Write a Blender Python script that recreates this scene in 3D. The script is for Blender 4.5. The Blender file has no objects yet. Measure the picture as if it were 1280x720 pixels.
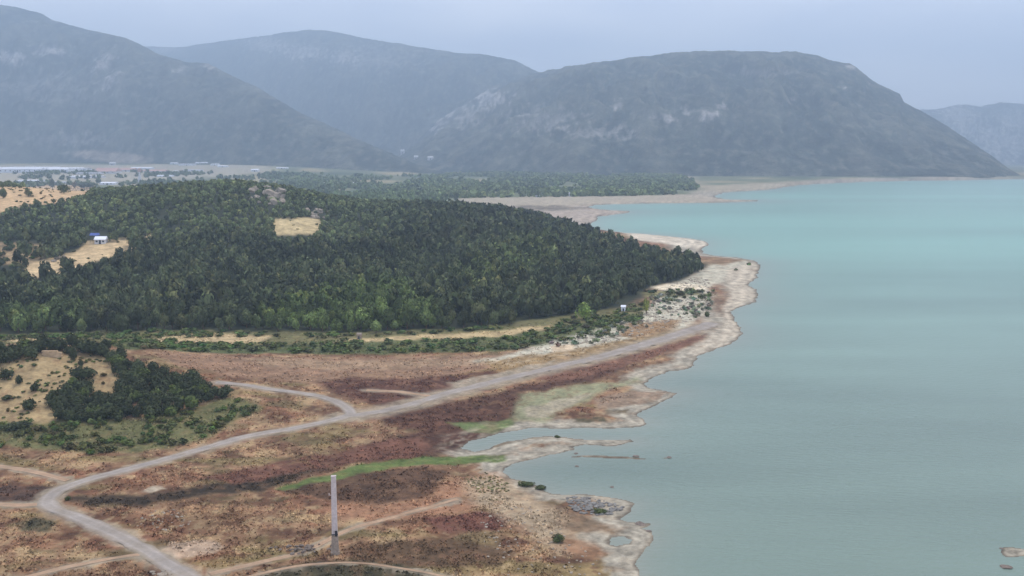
import bpy, math, random
import numpy as np

S = bpy.context.scene
COL = S.collection
RNG = np.random.default_rng(7)
random.seed(7)

# ------------------------------------------------------------------ camera, sky, sun, exposure
CAM_H, FPX, PITCH = 60.0, 1300.0, math.atan(165 / 1300.0)
cam_d = bpy.data.cameras.new("camera")
cam = bpy.data.objects.new("camera", cam_d)
COL.objects.link(cam)
cam.location = (0, 0, CAM_H)
cam.rotation_euler = (math.radians(90) - PITCH, 0, 0)
cam_d.sensor_width = 36.0
cam_d.lens = 36.0 * FPX / 1280.0
cam_d.clip_start, cam_d.clip_end = 1.0, 60000.0
S.camera = cam

SUN_EL, SUN_AZ = math.radians(58), math.radians(25)      # azimuth clockwise from +Y
SKY_STRENGTH = 0.105
W = bpy.data.worlds.new("World")
S.world = W
W.use_nodes = True
wn, wl = W.node_tree.nodes, W.node_tree.links
wn.clear()
sky = wn.new("ShaderNodeTexSky")
sky.sky_type = 'NISHITA'
sky.sun_disc = False
sky.sun_elevation, sky.sun_rotation = SUN_EL, SUN_AZ
sky.altitude, sky.air_density, sky.dust_density, sky.ozone_density = 100, 1.0, 2.0, 1.0
bg = wn.new("ShaderNodeBackground")
bg.inputs["Strength"].default_value = SKY_STRENGTH
wo = wn.new("ShaderNodeOutputWorld")
# thin veil of high cloud: an even grey-lavender sheet with faint mottling
tc = wn.new("ShaderNodeTexCoord")
mp = wn.new("ShaderNodeMapping"); mp.inputs["Scale"].default_value = (5, 5, 16)
nz = wn.new("ShaderNodeTexNoise"); nz.inputs["Scale"].default_value = 1.3; nz.inputs["Detail"].default_value = 5
cr = wn.new("ShaderNodeValToRGB")
CLOUD_A, CLOUD_B = (8.3, 8.7, 10.4, 1), (10.6, 10.7, 11.8, 1)
cr.color_ramp.elements[0].position = 0.35; cr.color_ramp.elements[0].color = CLOUD_A
cr.color_ramp.elements[1].position = 0.7; cr.color_ramp.elements[1].color = CLOUD_B
mx = wn.new("ShaderNodeMix"); mx.data_type = 'RGBA'; mx.inputs["Factor"].default_value = 0.8
wl.new(tc.outputs["Generated"], mp.inputs["Vector"]); wl.new(mp.outputs["Vector"], nz.inputs["Vector"])
wl.new(nz.outputs["Fac"], cr.inputs["Fac"])
wl.new(sky.outputs["Color"], mx.inputs["A"]); wl.new(cr.outputs["Color"], mx.inputs["B"])
wl.new(mx.outputs["Result"], bg.inputs["Color"]); wl.new(bg.outputs["Background"], wo.inputs["Surface"])

sd = bpy.data.lights.new("sun", 'SUN')
sd.energy, sd.angle, sd.color = 1.5, math.radians(10), (1.0, 0.86, 0.68)
sun = bpy.data.objects.new("sun", sd); COL.objects.link(sun)
sun.rotation_euler = (math.radians(90) - SUN_EL, 0, math.pi - SUN_AZ)   # lamp shines along its -Z
sun.location = (0, 0, 300)

S.view_settings.view_transform = 'Standard'
S.view_settings.look = 'None'
S.view_settings.gamma = 1.0
S.view_settings.exposure = 0.58
S.cycles.use_denoising = True
S.cycles.max_bounces = 4; S.cycles.diffuse_bounces = 2; S.cycles.glossy_bounces = 2
S.cycles.volume_bounces = 0

HAZE_DENSITY = 0.00023
HAZE_COLOR = (0.565, 0.762, 1.0, 1)

# ------------------------------------------------------------------ numbers and noise
def lin(r, g, b, k=1.0):
    f = lambda c: (c / 255 / 12.92 if c / 255 <= 0.04045 else ((c / 255 + 0.055) / 1.055) ** 2.4) * k
    return np.array([f(r), f(g), f(b)])

def _hash(ix, iy, seed):
    h = (ix.astype(np.int64) * 374761393 + iy.astype(np.int64) * 668265263 + seed * 1274126177) & 0xFFFFFFFF
    h = ((h ^ (h >> 13)) * 1274126177) & 0xFFFFFFFF
    return ((h ^ (h >> 16)) & 0xFFFF) / 65535.0

def vnoise(x, y, seed=0):
    """smooth gradient noise, about 0..1"""
    x0, y0 = np.floor(x), np.floor(y)
    fx, fy = x - x0, y - y0
    u = fx * fx * fx * (fx * (fx * 6 - 15) + 10); v = fy * fy * fy * (fy * (fy * 6 - 15) + 10)
    def gr(i, j):
        a = _hash(x0 + i, y0 + j, seed) * 6.2832
        return np.cos(a) * (fx - i) + np.sin(a) * (fy - j)
    a, b, c, d = gr(0, 0), gr(1, 0), gr(0, 1), gr(1, 1)
    return .5 + .72 * ((a + (b - a) * u) * (1 - v) + (c + (d - c) * u) * v)

def fbm(x, y, seed=0, oct=4, gain=0.5):
    s, a, t = 0.0, 1.0, 0.0
    x = np.asarray(x, float) + 0 * np.asarray(y, float); y = np.asarray(y, float) + 0 * x
    for k in range(oct):
        s = s + a * vnoise(x, y, seed + k); t += a
        a *= gain; x, y = 1.63 * x - 1.21 * y + 17.3, 1.21 * x + 1.63 * y - 9.1
    return (s / t * 2 - 1) * 1.25

def ridged(x, y, seed=0, oct=4):
    s, a, t = 0.0, 1.0, 0.0
    for k in range(oct):
        s = s + a * (1 - np.abs(vnoise(x + 31.7 * k, y + 11.9 * k, seed + k) * 2 - 1)); t += a
        a *= 0.5; x = x * 2.1; y = y * 2.1
    return s / t

def sstep(a, b, x):
    t = np.clip((x - a) / (b - a), 0, 1)
    return t * t * (3 - 2 * t)

# ------------------------------------------------------------------ surveying: sight lines of the camera
_c, _s = math.cos(PITCH), math.sin(PITCH)
def ray(x, y):
    u, v = (np.asarray(x, float) - 640) / FPX, (360 - np.asarray(y, float)) / FPX
    return u, _c + v * _s, -_s + v * _c

def flat(x, y, z=0.0):
    dx, dy, dz = ray(x, y)
    t = (z - CAM_H) / dz
    return dx * t, dy * t

def project(X, Y, Z):
    dz = np.asarray(Z) - CAM_H
    d = Y * _c - dz * _s
    v = Y * _s + dz * _c
    return 640 + FPX * X / d, 360 - FPX * v / d

def seg_sdf(P, X, Y):
    """signed distance to a closed polygon, negative inside"""
    P = np.asarray(P, float)
    A, B = P, np.roll(P, -1, 0)
    if X.ndim == 1 and X.size * len(P) < 60000:
        ax, ay = A[:, 0, None], A[:, 1, None]; E = B - A; ex, ey = E[:, 0, None], E[:, 1, None]
        t = np.clip(((X - ax) * ex + (Y - ay) * ey) / (ex * ex + ey * ey + 1e-12), 0, 1)
        d = np.sqrt(((X - ax - t * ex) ** 2 + (Y - ay - t * ey) ** 2).min(0))
        c = ((ay > Y) != (B[:, 1, None] > Y)) & (X < ex * (Y - ay) / np.where(ey == 0, 1e-12, ey) + ax)
        return np.where(c.sum(0) % 2 == 1, -d, d)
    d2 = np.full(X.shape, 1e18); inside = np.zeros(X.shape, bool)
    for (ax, ay), (bx, by) in zip(A, B):
        ex, ey = bx - ax, by - ay
        L = ex * ex + ey * ey + 1e-12
        t = np.clip(((X - ax) * ex + (Y - ay) * ey) / L, 0, 1)
        q = (X - ax - t * ex) ** 2 + (Y - ay - t * ey) ** 2
        d2 = np.minimum(d2, q)
        c = (ay > Y) != (by > Y)
        if ey != 0:
            inside ^= c & (X < ex * (Y - ay) / ey + ax)
    d = np.sqrt(d2)
    return np.where(inside, -d, d)

def line_dist(P, X, Y):
    d2 = np.full(X.shape, 1e18)
    for (ax, ay), (bx, by) in zip(P[:-1], P[1:]):
        ex, ey = bx - ax, by - ay
        t = np.clip(((X - ax) * ex + (Y - ay) * ey) / (ex * ex + ey * ey + 1e-12), 0, 1)
        d2 = np.minimum(d2, (X - ax - t * ex) ** 2 + (Y - ay - t * ey) ** 2)
    return np.sqrt(d2)

# ------------------------------------------------------------------ shoreline
SHORE_PX = [(1500,223.5),(1280,224),(1180,225),(1080,227),(1000,231),(960,237.5),(905,240.5),(893,246),(905,249.3),(950,250.4),
 (949,251.6),(900,253.5),(800,254.5),(745,256),(735,259),(750,262),(789,264),(787,266),(765,268.5),(747,271),(745,275),(738,281),(742,287),
 (770,290.5),(800,292),(832,295),(862,298),(884,302),(886,306),(876,311),(880,317),(897,320),(922,322),(945,326),(951,332),(948,340),
 (946,347),(934,356),(945,362),(948,369),(944,378),(928,383),(914,389),(917,400),(926,409),(927,418),(918,427),(904,433),(872,446),(864,459),(838,464),
 (812,474),(805,480),(815,486),(846,490.5),(838,497),(826,503),(800,514),(793,519),(808,524),(809,530),(795,533),(772,535.5),(710,535),(660,536.5),(626,541),
 (610,546),(588,551),(579,561),(590,565),(612,560),(636,552.5),(660,547.5),(700,546),(735,550),(790,549.5),(793,553),(767,557),(732,555.5),(716,559),(720,563),(704,566),(690,568),
 (662,575),(640,580),(630,585),(629,590),(642,599),(665,607),(690,617),(705,618),(740,619),(772,625),(792,630),(786,639),(777,650),(792,653.5),(812,654.5),(811,657),
 (797,660),(815,665),(815,675),(803,687),(796,700),(797,712),(803,722),(820,745),(838,775),(850,820),(870,900)]
_sx, _sy = flat(*np.array(SHORE_PX).T)
LAKE = list(zip(_sx, _sy)) + [(60, 40), (400, -1200), (14000, -1200), (14000, 2400)]
POND = list(zip(*flat(*np.array([(764,675),(771,671),(781,671),(789,675),(786,680),(776,681),(767,679)]).T)))
ISLES = [list(zip(*flat(*np.array(p).T))) for p in (
    [(718,570.5),(745,570),(780,570.5),(808,571.5),(806,573),(770,573),(740,572.6),(719,572.4)],
    [(831,571.4),(840,571.2),(841,572.3),(832,572.5)],
    [(1249,688),(1254,684.5),(1265,683.5),(1276,685),(1290,686),(1296,693),(1285,697),(1272,699),(1262,697),(1252,692)])]

def shore(X, Y):
    """distance to the water's edge: positive on land"""
    w = 1.6 + 6 * sstep(700, 1500, Y)
    X2 = X + w * fbm(X / 9, Y / 9, 41, 4); Y2 = Y + w * fbm(X / 9 + 50, Y / 9, 47, 4)
    d = seg_sdf(LAKE, X2, Y2)
    d = np.minimum(d, seg_sdf(POND, X2, Y2))
    for p in ISLES:
        d = np.maximum(d, -seg_sdf(p, X2, Y2))
    return d

# ------------------------------------------------------------------ terrain
HILL_Y = 720.0
_hx = np.array([-700,-500,-300,-150,0,100,200,240,290,330,400,450,500,560,640,720,800,900])
_hy = np.array([255,250,248,240,236,239,233,229,228,234,246,256,261,263,272,286,305,330])
_HX = (_hx - 640) / FPX * HILL_Y
_HZ = np.clip(CAM_H - (_hy - 195) * HILL_Y / FPX - np.where(_hx > 60, 3.5, 0.5), 0.8, 99)

def terrain(X, Y, d=None):
    if d is None: d = shore(X, Y)
    land = 0.03 + 0.035 * np.clip(d, 0, 12) + 1.5 * (1 - np.exp(-np.clip(d - 8, 0, None) / 45))
    und = 0.35 * fbm(X / 28, Y / 28, 5, 3) * sstep(4, 30, d) * (1 - 0.5 * sstep(400, 900, Y))
    crest = np.interp(X, _HX, _HZ)
    sig = np.where(Y < HILL_Y, 145.0, 150.0)
    hill = crest * np.exp(-0.5 * ((Y - HILL_Y) / sig) ** 2)
    hill = hill * (1 + 0.10 * fbm(X / 70, Y / 70, 9, 3) * sstep(380, 520, Y) * (1 - np.exp(-((Y - HILL_Y) / 60) ** 2)))
    knoll = 10.2 * np.exp(-0.5 * (((X + 124) / 33) ** 2 + ((Y - 264) / 26) ** 2)) * (1 + .1 * fbm(X / 14, Y / 14, 13, 2))
    rise = 26 * sstep(1500, 4200, Y) * sstep(-0.02, -0.26, X / np.maximum(Y, 1)) + 5 * sstep(1600, 3000, Y)
    z = land + und + (hill + knoll + rise) * sstep(0, 25, d)
    return np.where(d > 0, z, np.maximum(-3.0, 0.06 * d - 0.02))

u_in = np.linspace(-.54, .54, 720)
u_out = .54 + np.linspace(.02, 1.0, 26) ** 1.5 * .72
U = np.concatenate([-u_out[::-1], u_in, u_out])
ys = np.concatenate([np.arange(216, 740, 1.35), np.arange(740, 1500, 9)])
rows = np.concatenate([78000 / (ys[::-1] - 195), np.geomspace(3900, 9700, 26)])
rows = np.concatenate([np.linspace(-200, rows[0] - 4, 10), rows])
Yg = np.repeat(rows[:, None], len(U), 1)
Xg = U[None] * np.maximum(Yg, 90)
Dg = shore(Xg, Yg)
Zg = terrain(Xg, Yg, Dg)

def hit(x, y):
    """where a sight line meets the land"""
    x, y = np.atleast_1d(np.asarray(x, float)), np.atleast_1d(np.asarray(y, float))
    dx, dy, dz = ray(x, y)
    u = dx / dy; k = np.flatnonzero(rows > 100); R = rows[k]
    OX, OY = [], []
    for uu, yy, zz in zip(u, dy, dz):
        c = int(np.clip(np.searchsorted(U, uu) - 1, 0, len(U) - 2)); f = np.clip((uu - U[c]) / (U[c + 1] - U[c]), 0, 1)
        g_ = CAM_H + zz / yy * R - (Zg[k, c] * (1 - f) + Zg[k, c + 1] * f)
        q = int(np.argmax(g_ < 0)) if (g_ < 0).any() else len(R) - 1
        q = max(q, 1); w_ = np.clip(g_[q - 1] / (g_[q - 1] - g_[q] + 1e-9), 0, 1)
        Yh = R[q - 1] + (R[q] - R[q - 1]) * w_
        OX.append(uu * Yh); OY.append(Yh)
    return np.array(OX), np.array(OY)

def at(x, y):
    X, Y = hit([x], [y])
    return float(X[0]), float(Y[0]), float(terrain(X, Y)[0])

def world(poly):
    p = np.array(poly, float)
    X, Y = hit(p[:, 0], p[:, 1])
    return np.stack([X, Y], 1)

# ------------------------------------------------------------------ ground cover map (what grows or lies where)
ROAD_PX = [(262,735),(232,719),(190,693),(150,671),(115,655),(88,644),(66,636),(59,628),(72,614),(110,600),(160,587),(220,571),(300,548),(360,537),(405,528),(436,520)]
CAUSE_PX = [(432,521),(470,516),(510,507),(560,492),(600,482),(640,472),(700,458),(760,444),(830,424),(872,411),(892,404)]
BRANCH_PX = [(440,519),(433,510),(414,500),(386,493),(340,487),(300,481),(270,478)]
TRACKS = [([(-20,580),(20,586),(50,592),(85,601)], 2.2), ([(-20,628),(20,632),(58,630)], 2.4),
          ([(20,725),(90,708),(150,697),(185,692)], 1.6), ([(262,718),(330,702),(380,690),(430,665),(480,650),(530,636),(572,624)], 1.5),
          ([(300,724),(350,712),(400,705),(460,705),(520,714),(560,722)], .95), ([(458,488),(500,490),(545,496)], 2.4)]
R_W, C_W, B_W, T_W = [None] * 4
def _layout():
    global R_W, C_W, B_W, T_W
    R_W, C_W, B_W = world(ROAD_PX), world(CAUSE_PX), world(BRANCH_PX)
    T_W = [(world(p), w) for p, w in TRACKS]
_layout()

TAN, STRAW, RUST = lin(156, 130, 104), lin(176, 154, 122), lin(138, 100, 78)
MAROON, OLIVE, PALE = lin(90, 60, 50), lin(100, 92, 64), lin(174, 162, 146)
DARK, GREEN, BEACH = lin(66, 58, 50), lin(98, 116, 66), lin(164, 158, 147)
LITTER = lin(52,58,44)
# (outline in the survey, colour, edge softness m, breakup 0..1)
REGIONS = [
 ([(180,436),(330,446),(640,442),(740,432),(760,440),(640,466),(560,484),(450,482),(330,474),(240,462)], lin(146,118,98), 5, .45),
 ([(300,446),(640,446),(720,436),(640,454),(480,462),(330,458)], lin(156,132,110), 3, .6),
 ([(560,470),(640,455),(700,448),(640,466),(590,476)], lin(150,130,88), 3, .6),
 ([(395,478),(430,472),(520,474),(600,464),(640,457),(610,476),(545,493),(500,503),(480,510),(440,500),(410,490)], MAROON, 3, .4),
 ([(470,520),(540,508),(620,490),(690,474),(770,455),(785,460),(750,474),(690,487),(650,492),(655,513),(640,528),(610,545),(575,560),(540,572),(480,575),(430,580),(400,578),(470,552),(520,540),(480,530)], lin(84,57,47), 3.5, .35),
 ([(650,470),(700,462),(740,455),(800,440),(860,424),(885,416),(880,424),(820,446),(760,462),(700,478)], lin(120,86,72), 2, .4),
 ([(75,620),(140,620),(230,612),(290,602),(330,592),(400,578),(420,582),(400,590),(360,605),(330,613),(250,622),(180,632),(100,634)], lin(60,50,40), 2.6, .3),
 ([(240,600),(330,580),(420,566),(470,552),(520,548),(540,560),(520,572),(440,580),(380,590),(300,604)], lin(112,78,66), 2, .5),
 ([(350,612),(440,594),(520,584),(562,590),(548,610),(520,625),(470,632),(410,627),(360,617)], lin(92,70,56), 1.5, .3),
 ([(400,625),(470,632),(540,622),(560,600),(620,588),(640,600),(590,640),(520,650),(420,650)], lin(160,122,98), 3, .5),
 ([(525,650),(600,638),(650,645),(622,662),(560,667)], lin(110,74,64), 1.5, .35),
 ([(0,608),(60,606),(86,613),(58,630),(-20,628)], lin(80,62,54), 1.5, .3),
 ([(15,655),(50,645),(72,652),(60,664),(25,664)], lin(82,76,58), 1.5, .3),
 ([(430,682),(560,672),(650,690),(620,706),(520,712),(440,702)], lin(98,78,60), 2, .5),
 ([(330,712),(420,700),(500,706),(560,722),(300,740)], lin(72,68,52), 1.5, .4),
 ([(195,690),(215,678),(250,676),(280,684),(262,694),(225,698)], lin(176,154,136), 1.2, .3),
 ([(175,612),(190,608),(205,612),(190,616)], PALE, .8, .3),
 ([(345,612),(400,596),(440,583),(480,577),(520,573),(560,571),(600,569),(632,567),(634,575),(600,578),(560,581),(500,584),(450,593),(400,603),(362,613)], GREEN, 1.2, .3),
 ([(640,528),(648,505),(655,494),(700,486),(740,479),(772,478),(800,470),(800,478),(760,486),(735,500),(700,515),(690,527)], lin(146,148,120), 3.0, .55),
 ([(560,528),(598,528),(640,523),(644,531),(612,541),(585,540)], lin(108,124,80), 1.5, .3),
 # knoll
 ([(-60,470),(0,455),(50,440),(140,438),(170,470),(150,505),(70,535),(-60,540)], lin(168,148,114), 2.5, .6),
 ([(-60,530),(60,528),(90,520),(170,522),(250,508),(290,495),(330,508),(300,522),(260,548),(210,562),(120,568),(40,560),(-60,556)], lin(106,106,72), 2.5, .35),
 # grass between wood and field
 ([(-60,421),(200,412),(430,416),(560,412),(640,404),(720,392),(800,380),(812,398),(720,412),(650,424),(560,430),(430,434),(200,436),(-60,440)], lin(112,110,76), 4, .3),
 ([(-60,429),(85,424),(90,430),(60,434),(-60,434)], lin(184,164,130), 3, .15),
 ([(130,426),(200,421),(280,416),(342,420),(332,425),(200,430),(150,430)], lin(184,164,130), 3, .15),
 ([(426,425),(530,419),(640,412),(690,406),(690,410),(640,419),(526,425),(432,428)], lin(186,166,130), 3, .15),
 ([(120,432),(180,428),(350,431),(430,429),(560,425),(650,419),(720,405),(800,393),(812,404),(745,424),(650,437),(560,441),(440,443),(330,441),(180,436)], lin(88,96,62), 3, .25),
 # cape: stony scrub
 ([(590,452),(650,440),(700,424),(760,408),(800,394),(820,374),(835,356),(868,344),(890,330),(930,325),(944,330),(905,346),(885,360),(895,380),(872,400),(862,410),(800,428),(740,440),(690,450),(640,458)], lin(196,192,178), 4, .55),
 ([(780,404),(850,399),(842,414),(800,424),(770,420)], lin(150,122,92), 3, .4),
 ([(600,452),(700,440),(780,424),(860,410),(800,434),(700,456),(620,464)], lin(150,126,92), 3, .5),
 ([(815,358),(850,354),(885,357),(880,364),(850,363),(822,362)], lin(226,214,194), 5, .2),
 ([(885,372),(920,370),(917,384),(902,396),(888,388)], lin(122,98,80), 5, .5),
 ([(690,434),(720,430),(716,438),(695,440)], lin(206,186,162), 2, .2),
 ([(800,365),(860,362),(890,368),(840,372),(806,370)], lin(126,124,88), 4, .4),
 ([(905,322),(938,326),(900,332),(880,328)], lin(138,114,90), 6, .5),
 ([(905,338),(945,328),(953,340),(936,358),(950,370),(918,390),(926,412),(906,432),(872,446),(862,440),(890,420),(905,402),(900,386),(915,366),(908,350)], lin(194,184,170), 4, .4),
 ([(770,288),(800,291),(862,297),(890,304),(880,312),(840,306),(790,298)], lin(212,203,190), 10, .25),
 ([(742,499),(790,488),(838,490),(824,500),(780,508),(745,511)], lin(146,126,110), 1.5, .3),
 ([(720,523),(755,521.5),(760,527),(722,528)], lin(86,80,62), 1, .35), ([(755,512),(786,511.5),(782,517),(758,517)], lin(100,90,74), 1, .4),
 ([(648,627),(690,631),(722,640),(748,655),(700,649),(660,641)], lin(124,104,86), 1.5, .35),
 ([(575,602),(610,594),(640,600),(660,616),(700,640),(735,690),(700,692),(640,652),(590,628)], lin(172,154,132), 4, .45),
 ([(690,655),(740,650),(775,662),(770,668),(720,664)], lin(130,112,94), 1.5, .4), ([(700,672),(735,676),(760,690),(740,700),(705,688)], lin(150,116,92), 2, .4),
 ([(560,478),(640,462),(700,450),(690,456),(620,474),(570,488)], lin(164,152,136), 1.5, .5),
 ([(716,570),(745,569.6),(812,571),(812,573.4),(770,573.6),(716,573)], lin(96,84,72), 1, .2),
 ([(655,549),(700,545.5),(640,553),(600,562),(590,564),(610,556)], lin(120,106,88), 1, .4),
 ([(655,512),(700,500),(740,490),(720,505),(690,520),(660,524)], lin(168,160,142), 1.5, .5),
 # hill clearings
 ([(-80,236),(0,233),(75,231),(122,230),(108,243),(72,254),(24,259),(12,264),(-4,268),(-80,270)], lin(206,176,140), 8, .25),
 ([(26,350),(38,328),(90,316),(108,303),(192,295),(188,310),(152,320),(117,330),(72,343)], lin(206,182,146), 3, .3),
 ([(-60,298),(30,303),(66,308),(45,328),(-60,336)], lin(168,146,116), 6, .6),
 ([(336,294),(343,275),(396,273),(404,283),(392,294)], lin(196,178,140), 4, .15),
 # far flats
 ([(540,250),(600,247),(700,245.5),(790,244.6),(872,243),(900,249),(950,251),(800,256),(740,257),(640,262),(590,260)], lin(178,168,154), 12, .35),
 ([(600,262),(650,259),(740,257),(790,265),(745,272),(735,284),(745,292),(700,288),(640,276)], lin(178,166,158), 10, .4),
 ([(640,257),(700,257),(740,260),(700,264),(650,262)], lin(126,118,108), 14, .3),
 ([(400,240),(470,236),(540,240),(600,262),(560,268),(470,262),(420,252)], lin(92,112,88), 25, .4),
 ([(780,221),(830,218),(864,220),(872,226),(880,232),(1010,226),(1010,231),(960,237),(880,240),(860,228),(800,226)], lin(170,160,140), 40, .4),
 ([(-80,207),(60,206.5),(330,206),(345,215),(240,224),(120,232),(-80,228)], lin(176,170,156), 60, .45),
 ([(330,212),(345,208),(350,212),(340,216)], lin(170,165,140), 40, .3),
]
REG_W = [(world(p), c, s, k) for p, c, s, k in REGIONS]
FLATS = [p for p, c_, s_, k_ in REG_W if c_ is GREEN or abs(c_[1] - lin(146,148,120)[1]) < 1e-6 or abs(c_[1] - lin(108,124,80)[1]) < 1e-6]
WOOD = world([(-420,425),(-200,424),(0,421),(90,419),(200,413),(320,415),(430,418),(560,413),(640,406),(692,398),(740,392),(782,382),(803,371),(812,360),(850,351),(876,338),(884,328)])
WOOD = np.vstack([WOOD, np.array([(99, 556), (89, 586), (77, 622), (61, 668), (46, 752), (0, 866), (-120, 945), (-420, 960), (-760, 940), (-900, 700), (-620, 430)])])

def ground_colour(X, Y, d):
    wf, wv = sstep(300, 650, Y), sstep(1200, 2400, Y)
    def nz_(sx, sy, seed, o):
        return fbm(X / sx, Y / sy, seed, o) * (1 - wf) + fbm(X / (3 * sx), Y / (4 * sy), seed + 100, o) * wf * (1 - wv) + fbm(X / (12 * sx), Y / (20 * sy), seed + 200, o) * wv
    n1, n2, n3 = nz_(20, 24, 21, 4), nz_(6.5, 8, 23, 4), nz_(1.9, 2.4, 25, 3)
    c = np.empty(X.shape + (3,)); c[:] = lin(146, 116, 92)
    def mix(m, col):
        nonlocal c
        c = c + (col - c) * np.clip(m, 0, 1)[..., None]
    mix(sstep(0.0, 0.35, n1), RUST); mix(sstep(-.1, -.4, n1) * .7, lin(168, 136, 106)); mix(sstep(0.02, 0.36, n2) * .85, lin(96, 70, 55)); mix(sstep(-0.08, -0.4, n2) * .8, lin(174, 150, 118)); mix(sstep(.12, .4, nz_(30, 14, 131, 3)) * .6, lin(104, 76, 58)); mix(sstep(.14, .42, nz_(26, 10, 135, 4)) * .6, lin(128, 118, 80))
    mix(sstep(0.15, 0.55, n3) * .65, MAROON); mix(sstep(0.12, 0.5, -n3) * .55, STRAW); mix(sstep(.2, .5, nz_(12, 9, 29, 4)) * .6, OLIVE)
    # far plains: fields and grass
    far = sstep(950, 1300, Y)
    fl = vnoise(X / 130 + 0.2 * n1, Y / 260, 33)
    mix(far, lin(108, 116, 88)); mix(far * sstep(.55, .75, fl) * .8, lin(176, 164, 132)); mix(far * sstep(.4, .2, fl) * .8, lin(70, 86, 62))
    wm = np.clip(Y * 0.006, 0.6, 12)
    Xw = X + wm * fbm(X / (4 * wm), Y / (6 * wm), 61, 3); Yw = Y + 1.6 * wm * fbm(X / (4 * wm) + 9, Y / (6 * wm), 67, 3)
    # wood floor
    mix(sstep(6, -3, seg_sdf(WOOD, Xw, Yw)), LITTER)
    # bare drawdown shore
    bw = np.clip(Y * 0.026, 5, 75) * (1.0 + 0.5 * n1)
    beach = BEACH * (1 + 0.16 * n2 + .12 * n3)[..., None]
    b = sstep(bw * 1.35, bw * 0.75, d + 2.0 * n3)
    c = c + (beach - c) * b[..., None]
    for P, col, soft, brk in REG_W:
        lo, hi = P.min(0) - 30 - soft * 3, P.max(0) + 30 + soft * 3
        m = (Xw > lo[0]) & (Xw < hi[0]) & (Yw > lo[1]) & (Yw < hi[1])
        if not m.any(): continue
        sdv = seg_sdf(P, Xw[m], Yw[m])
        k = sstep(soft * 0.6, -soft * 0.6, sdv) * (1 - brk * sstep(-.05, .45, n3[m] + .5 * n2[m]))
        cc = np.asarray(col) * (1 + 0.20 * n2[m] + 0.18 * n3[m])[:, None]
        c[m] = c[m] + (cc - c[m]) * k[:, None]
    # trodden margins of the roads and tracks
    near = Y < 480
    if near.any():
        xn, yn = X[near], Y[near]; cn = c[near]
        for P, w in [(R_W, 3.4), (C_W, 7.0), (B_W, 3.0)] + T_W:
            dl = line_dist(P, xn, yn) + 0.9 * n3[near]
            k = sstep(w * 0.9, w * 0.38, dl + 1.2 * n2[near]) * .8
            cn = cn + (PALE * .8 * (1 + .15 * n3[near])[:, None] * (1.0 if w > 2.5 else .96) - cn) * k[:, None]
        c[near] = cn
    # wet rim and old water lines
    mix(sstep(.15, .5, n2) * b * .45, lin(116, 104, 88)); mix(sstep(.2, .55, nz_(9, 5, 91, 4)) * b * .5, lin(134, 112, 94)); mix(sstep(.1, .5, -n2) * b * .4, lin(186, 174, 158))
    wet = sstep(np.clip(Y * .0052, .8, 7), 0, np.abs(d) + .3 * n3)
    mix(wet * .7, lin(92, 82, 72))
    ringz = np.sin(d * 6.28 / np.clip(Y * .011, 2.2, 12) + 3 * n2) * sstep(bw * 1.2, bw * .5, d)
    c = c * (1 + .15 * ringz * (1 + n1).clip(0, 1.5))[..., None]
    return np.clip(c * np.array([.80, .79, .725]) * (1 + .16 * n3)[..., None], 0.004, 0.9)

# ------------------------------------------------------------------ materials
def mat(name):
    m = bpy.data.materials.new(name); m.use_nodes = True
    n, l = m.node_tree.nodes, m.node_tree.links
    b = n["Principled BSDF"]; b.inputs["Roughness"].default_value = 0.9
    b.inputs["Specular IOR Level"].default_value = 0.15
    return m, n, l, b

def mottled(name, col, var=0.25, scale=2.0, rough=0.9, bump=0.0, dist=.05):
    m, n, l, b = mat(name)
    tc = n.new("ShaderNodeTexCoord"); t = n.new("ShaderNodeTexNoise"); t.inputs["Scale"].default_value = scale; t.inputs["Detail"].default_value = 6
    r = n.new("ShaderNodeValToRGB"); col = np.asarray(col)
    r.color_ramp.elements[0].position = .3; r.color_ramp.elements[0].color = (*np.clip(col * (1 - var), 0, 1), 1)
    r.color_ramp.elements[1].position = .7; r.color_ramp.elements[1].color = (*np.clip(col * (1 + var), 0, 1), 1)
    l.new(tc.outputs["Object"], t.inputs["Vector"]); l.new(t.outputs["Fac"], r.inputs["Fac"]); l.new(r.outputs["Color"], b.inputs["Base Color"])
    b.inputs["Roughness"].default_value = rough
    if bump:
        bp = n.new("ShaderNodeBump"); bp.inputs["Strength"].default_value = bump; bp.inputs["Distance"].default_value = dist
        l.new(t.outputs["Fac"], bp.inputs["Height"]); l.new(bp.outputs["Normal"], b.inputs["Normal"])
    return m

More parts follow.
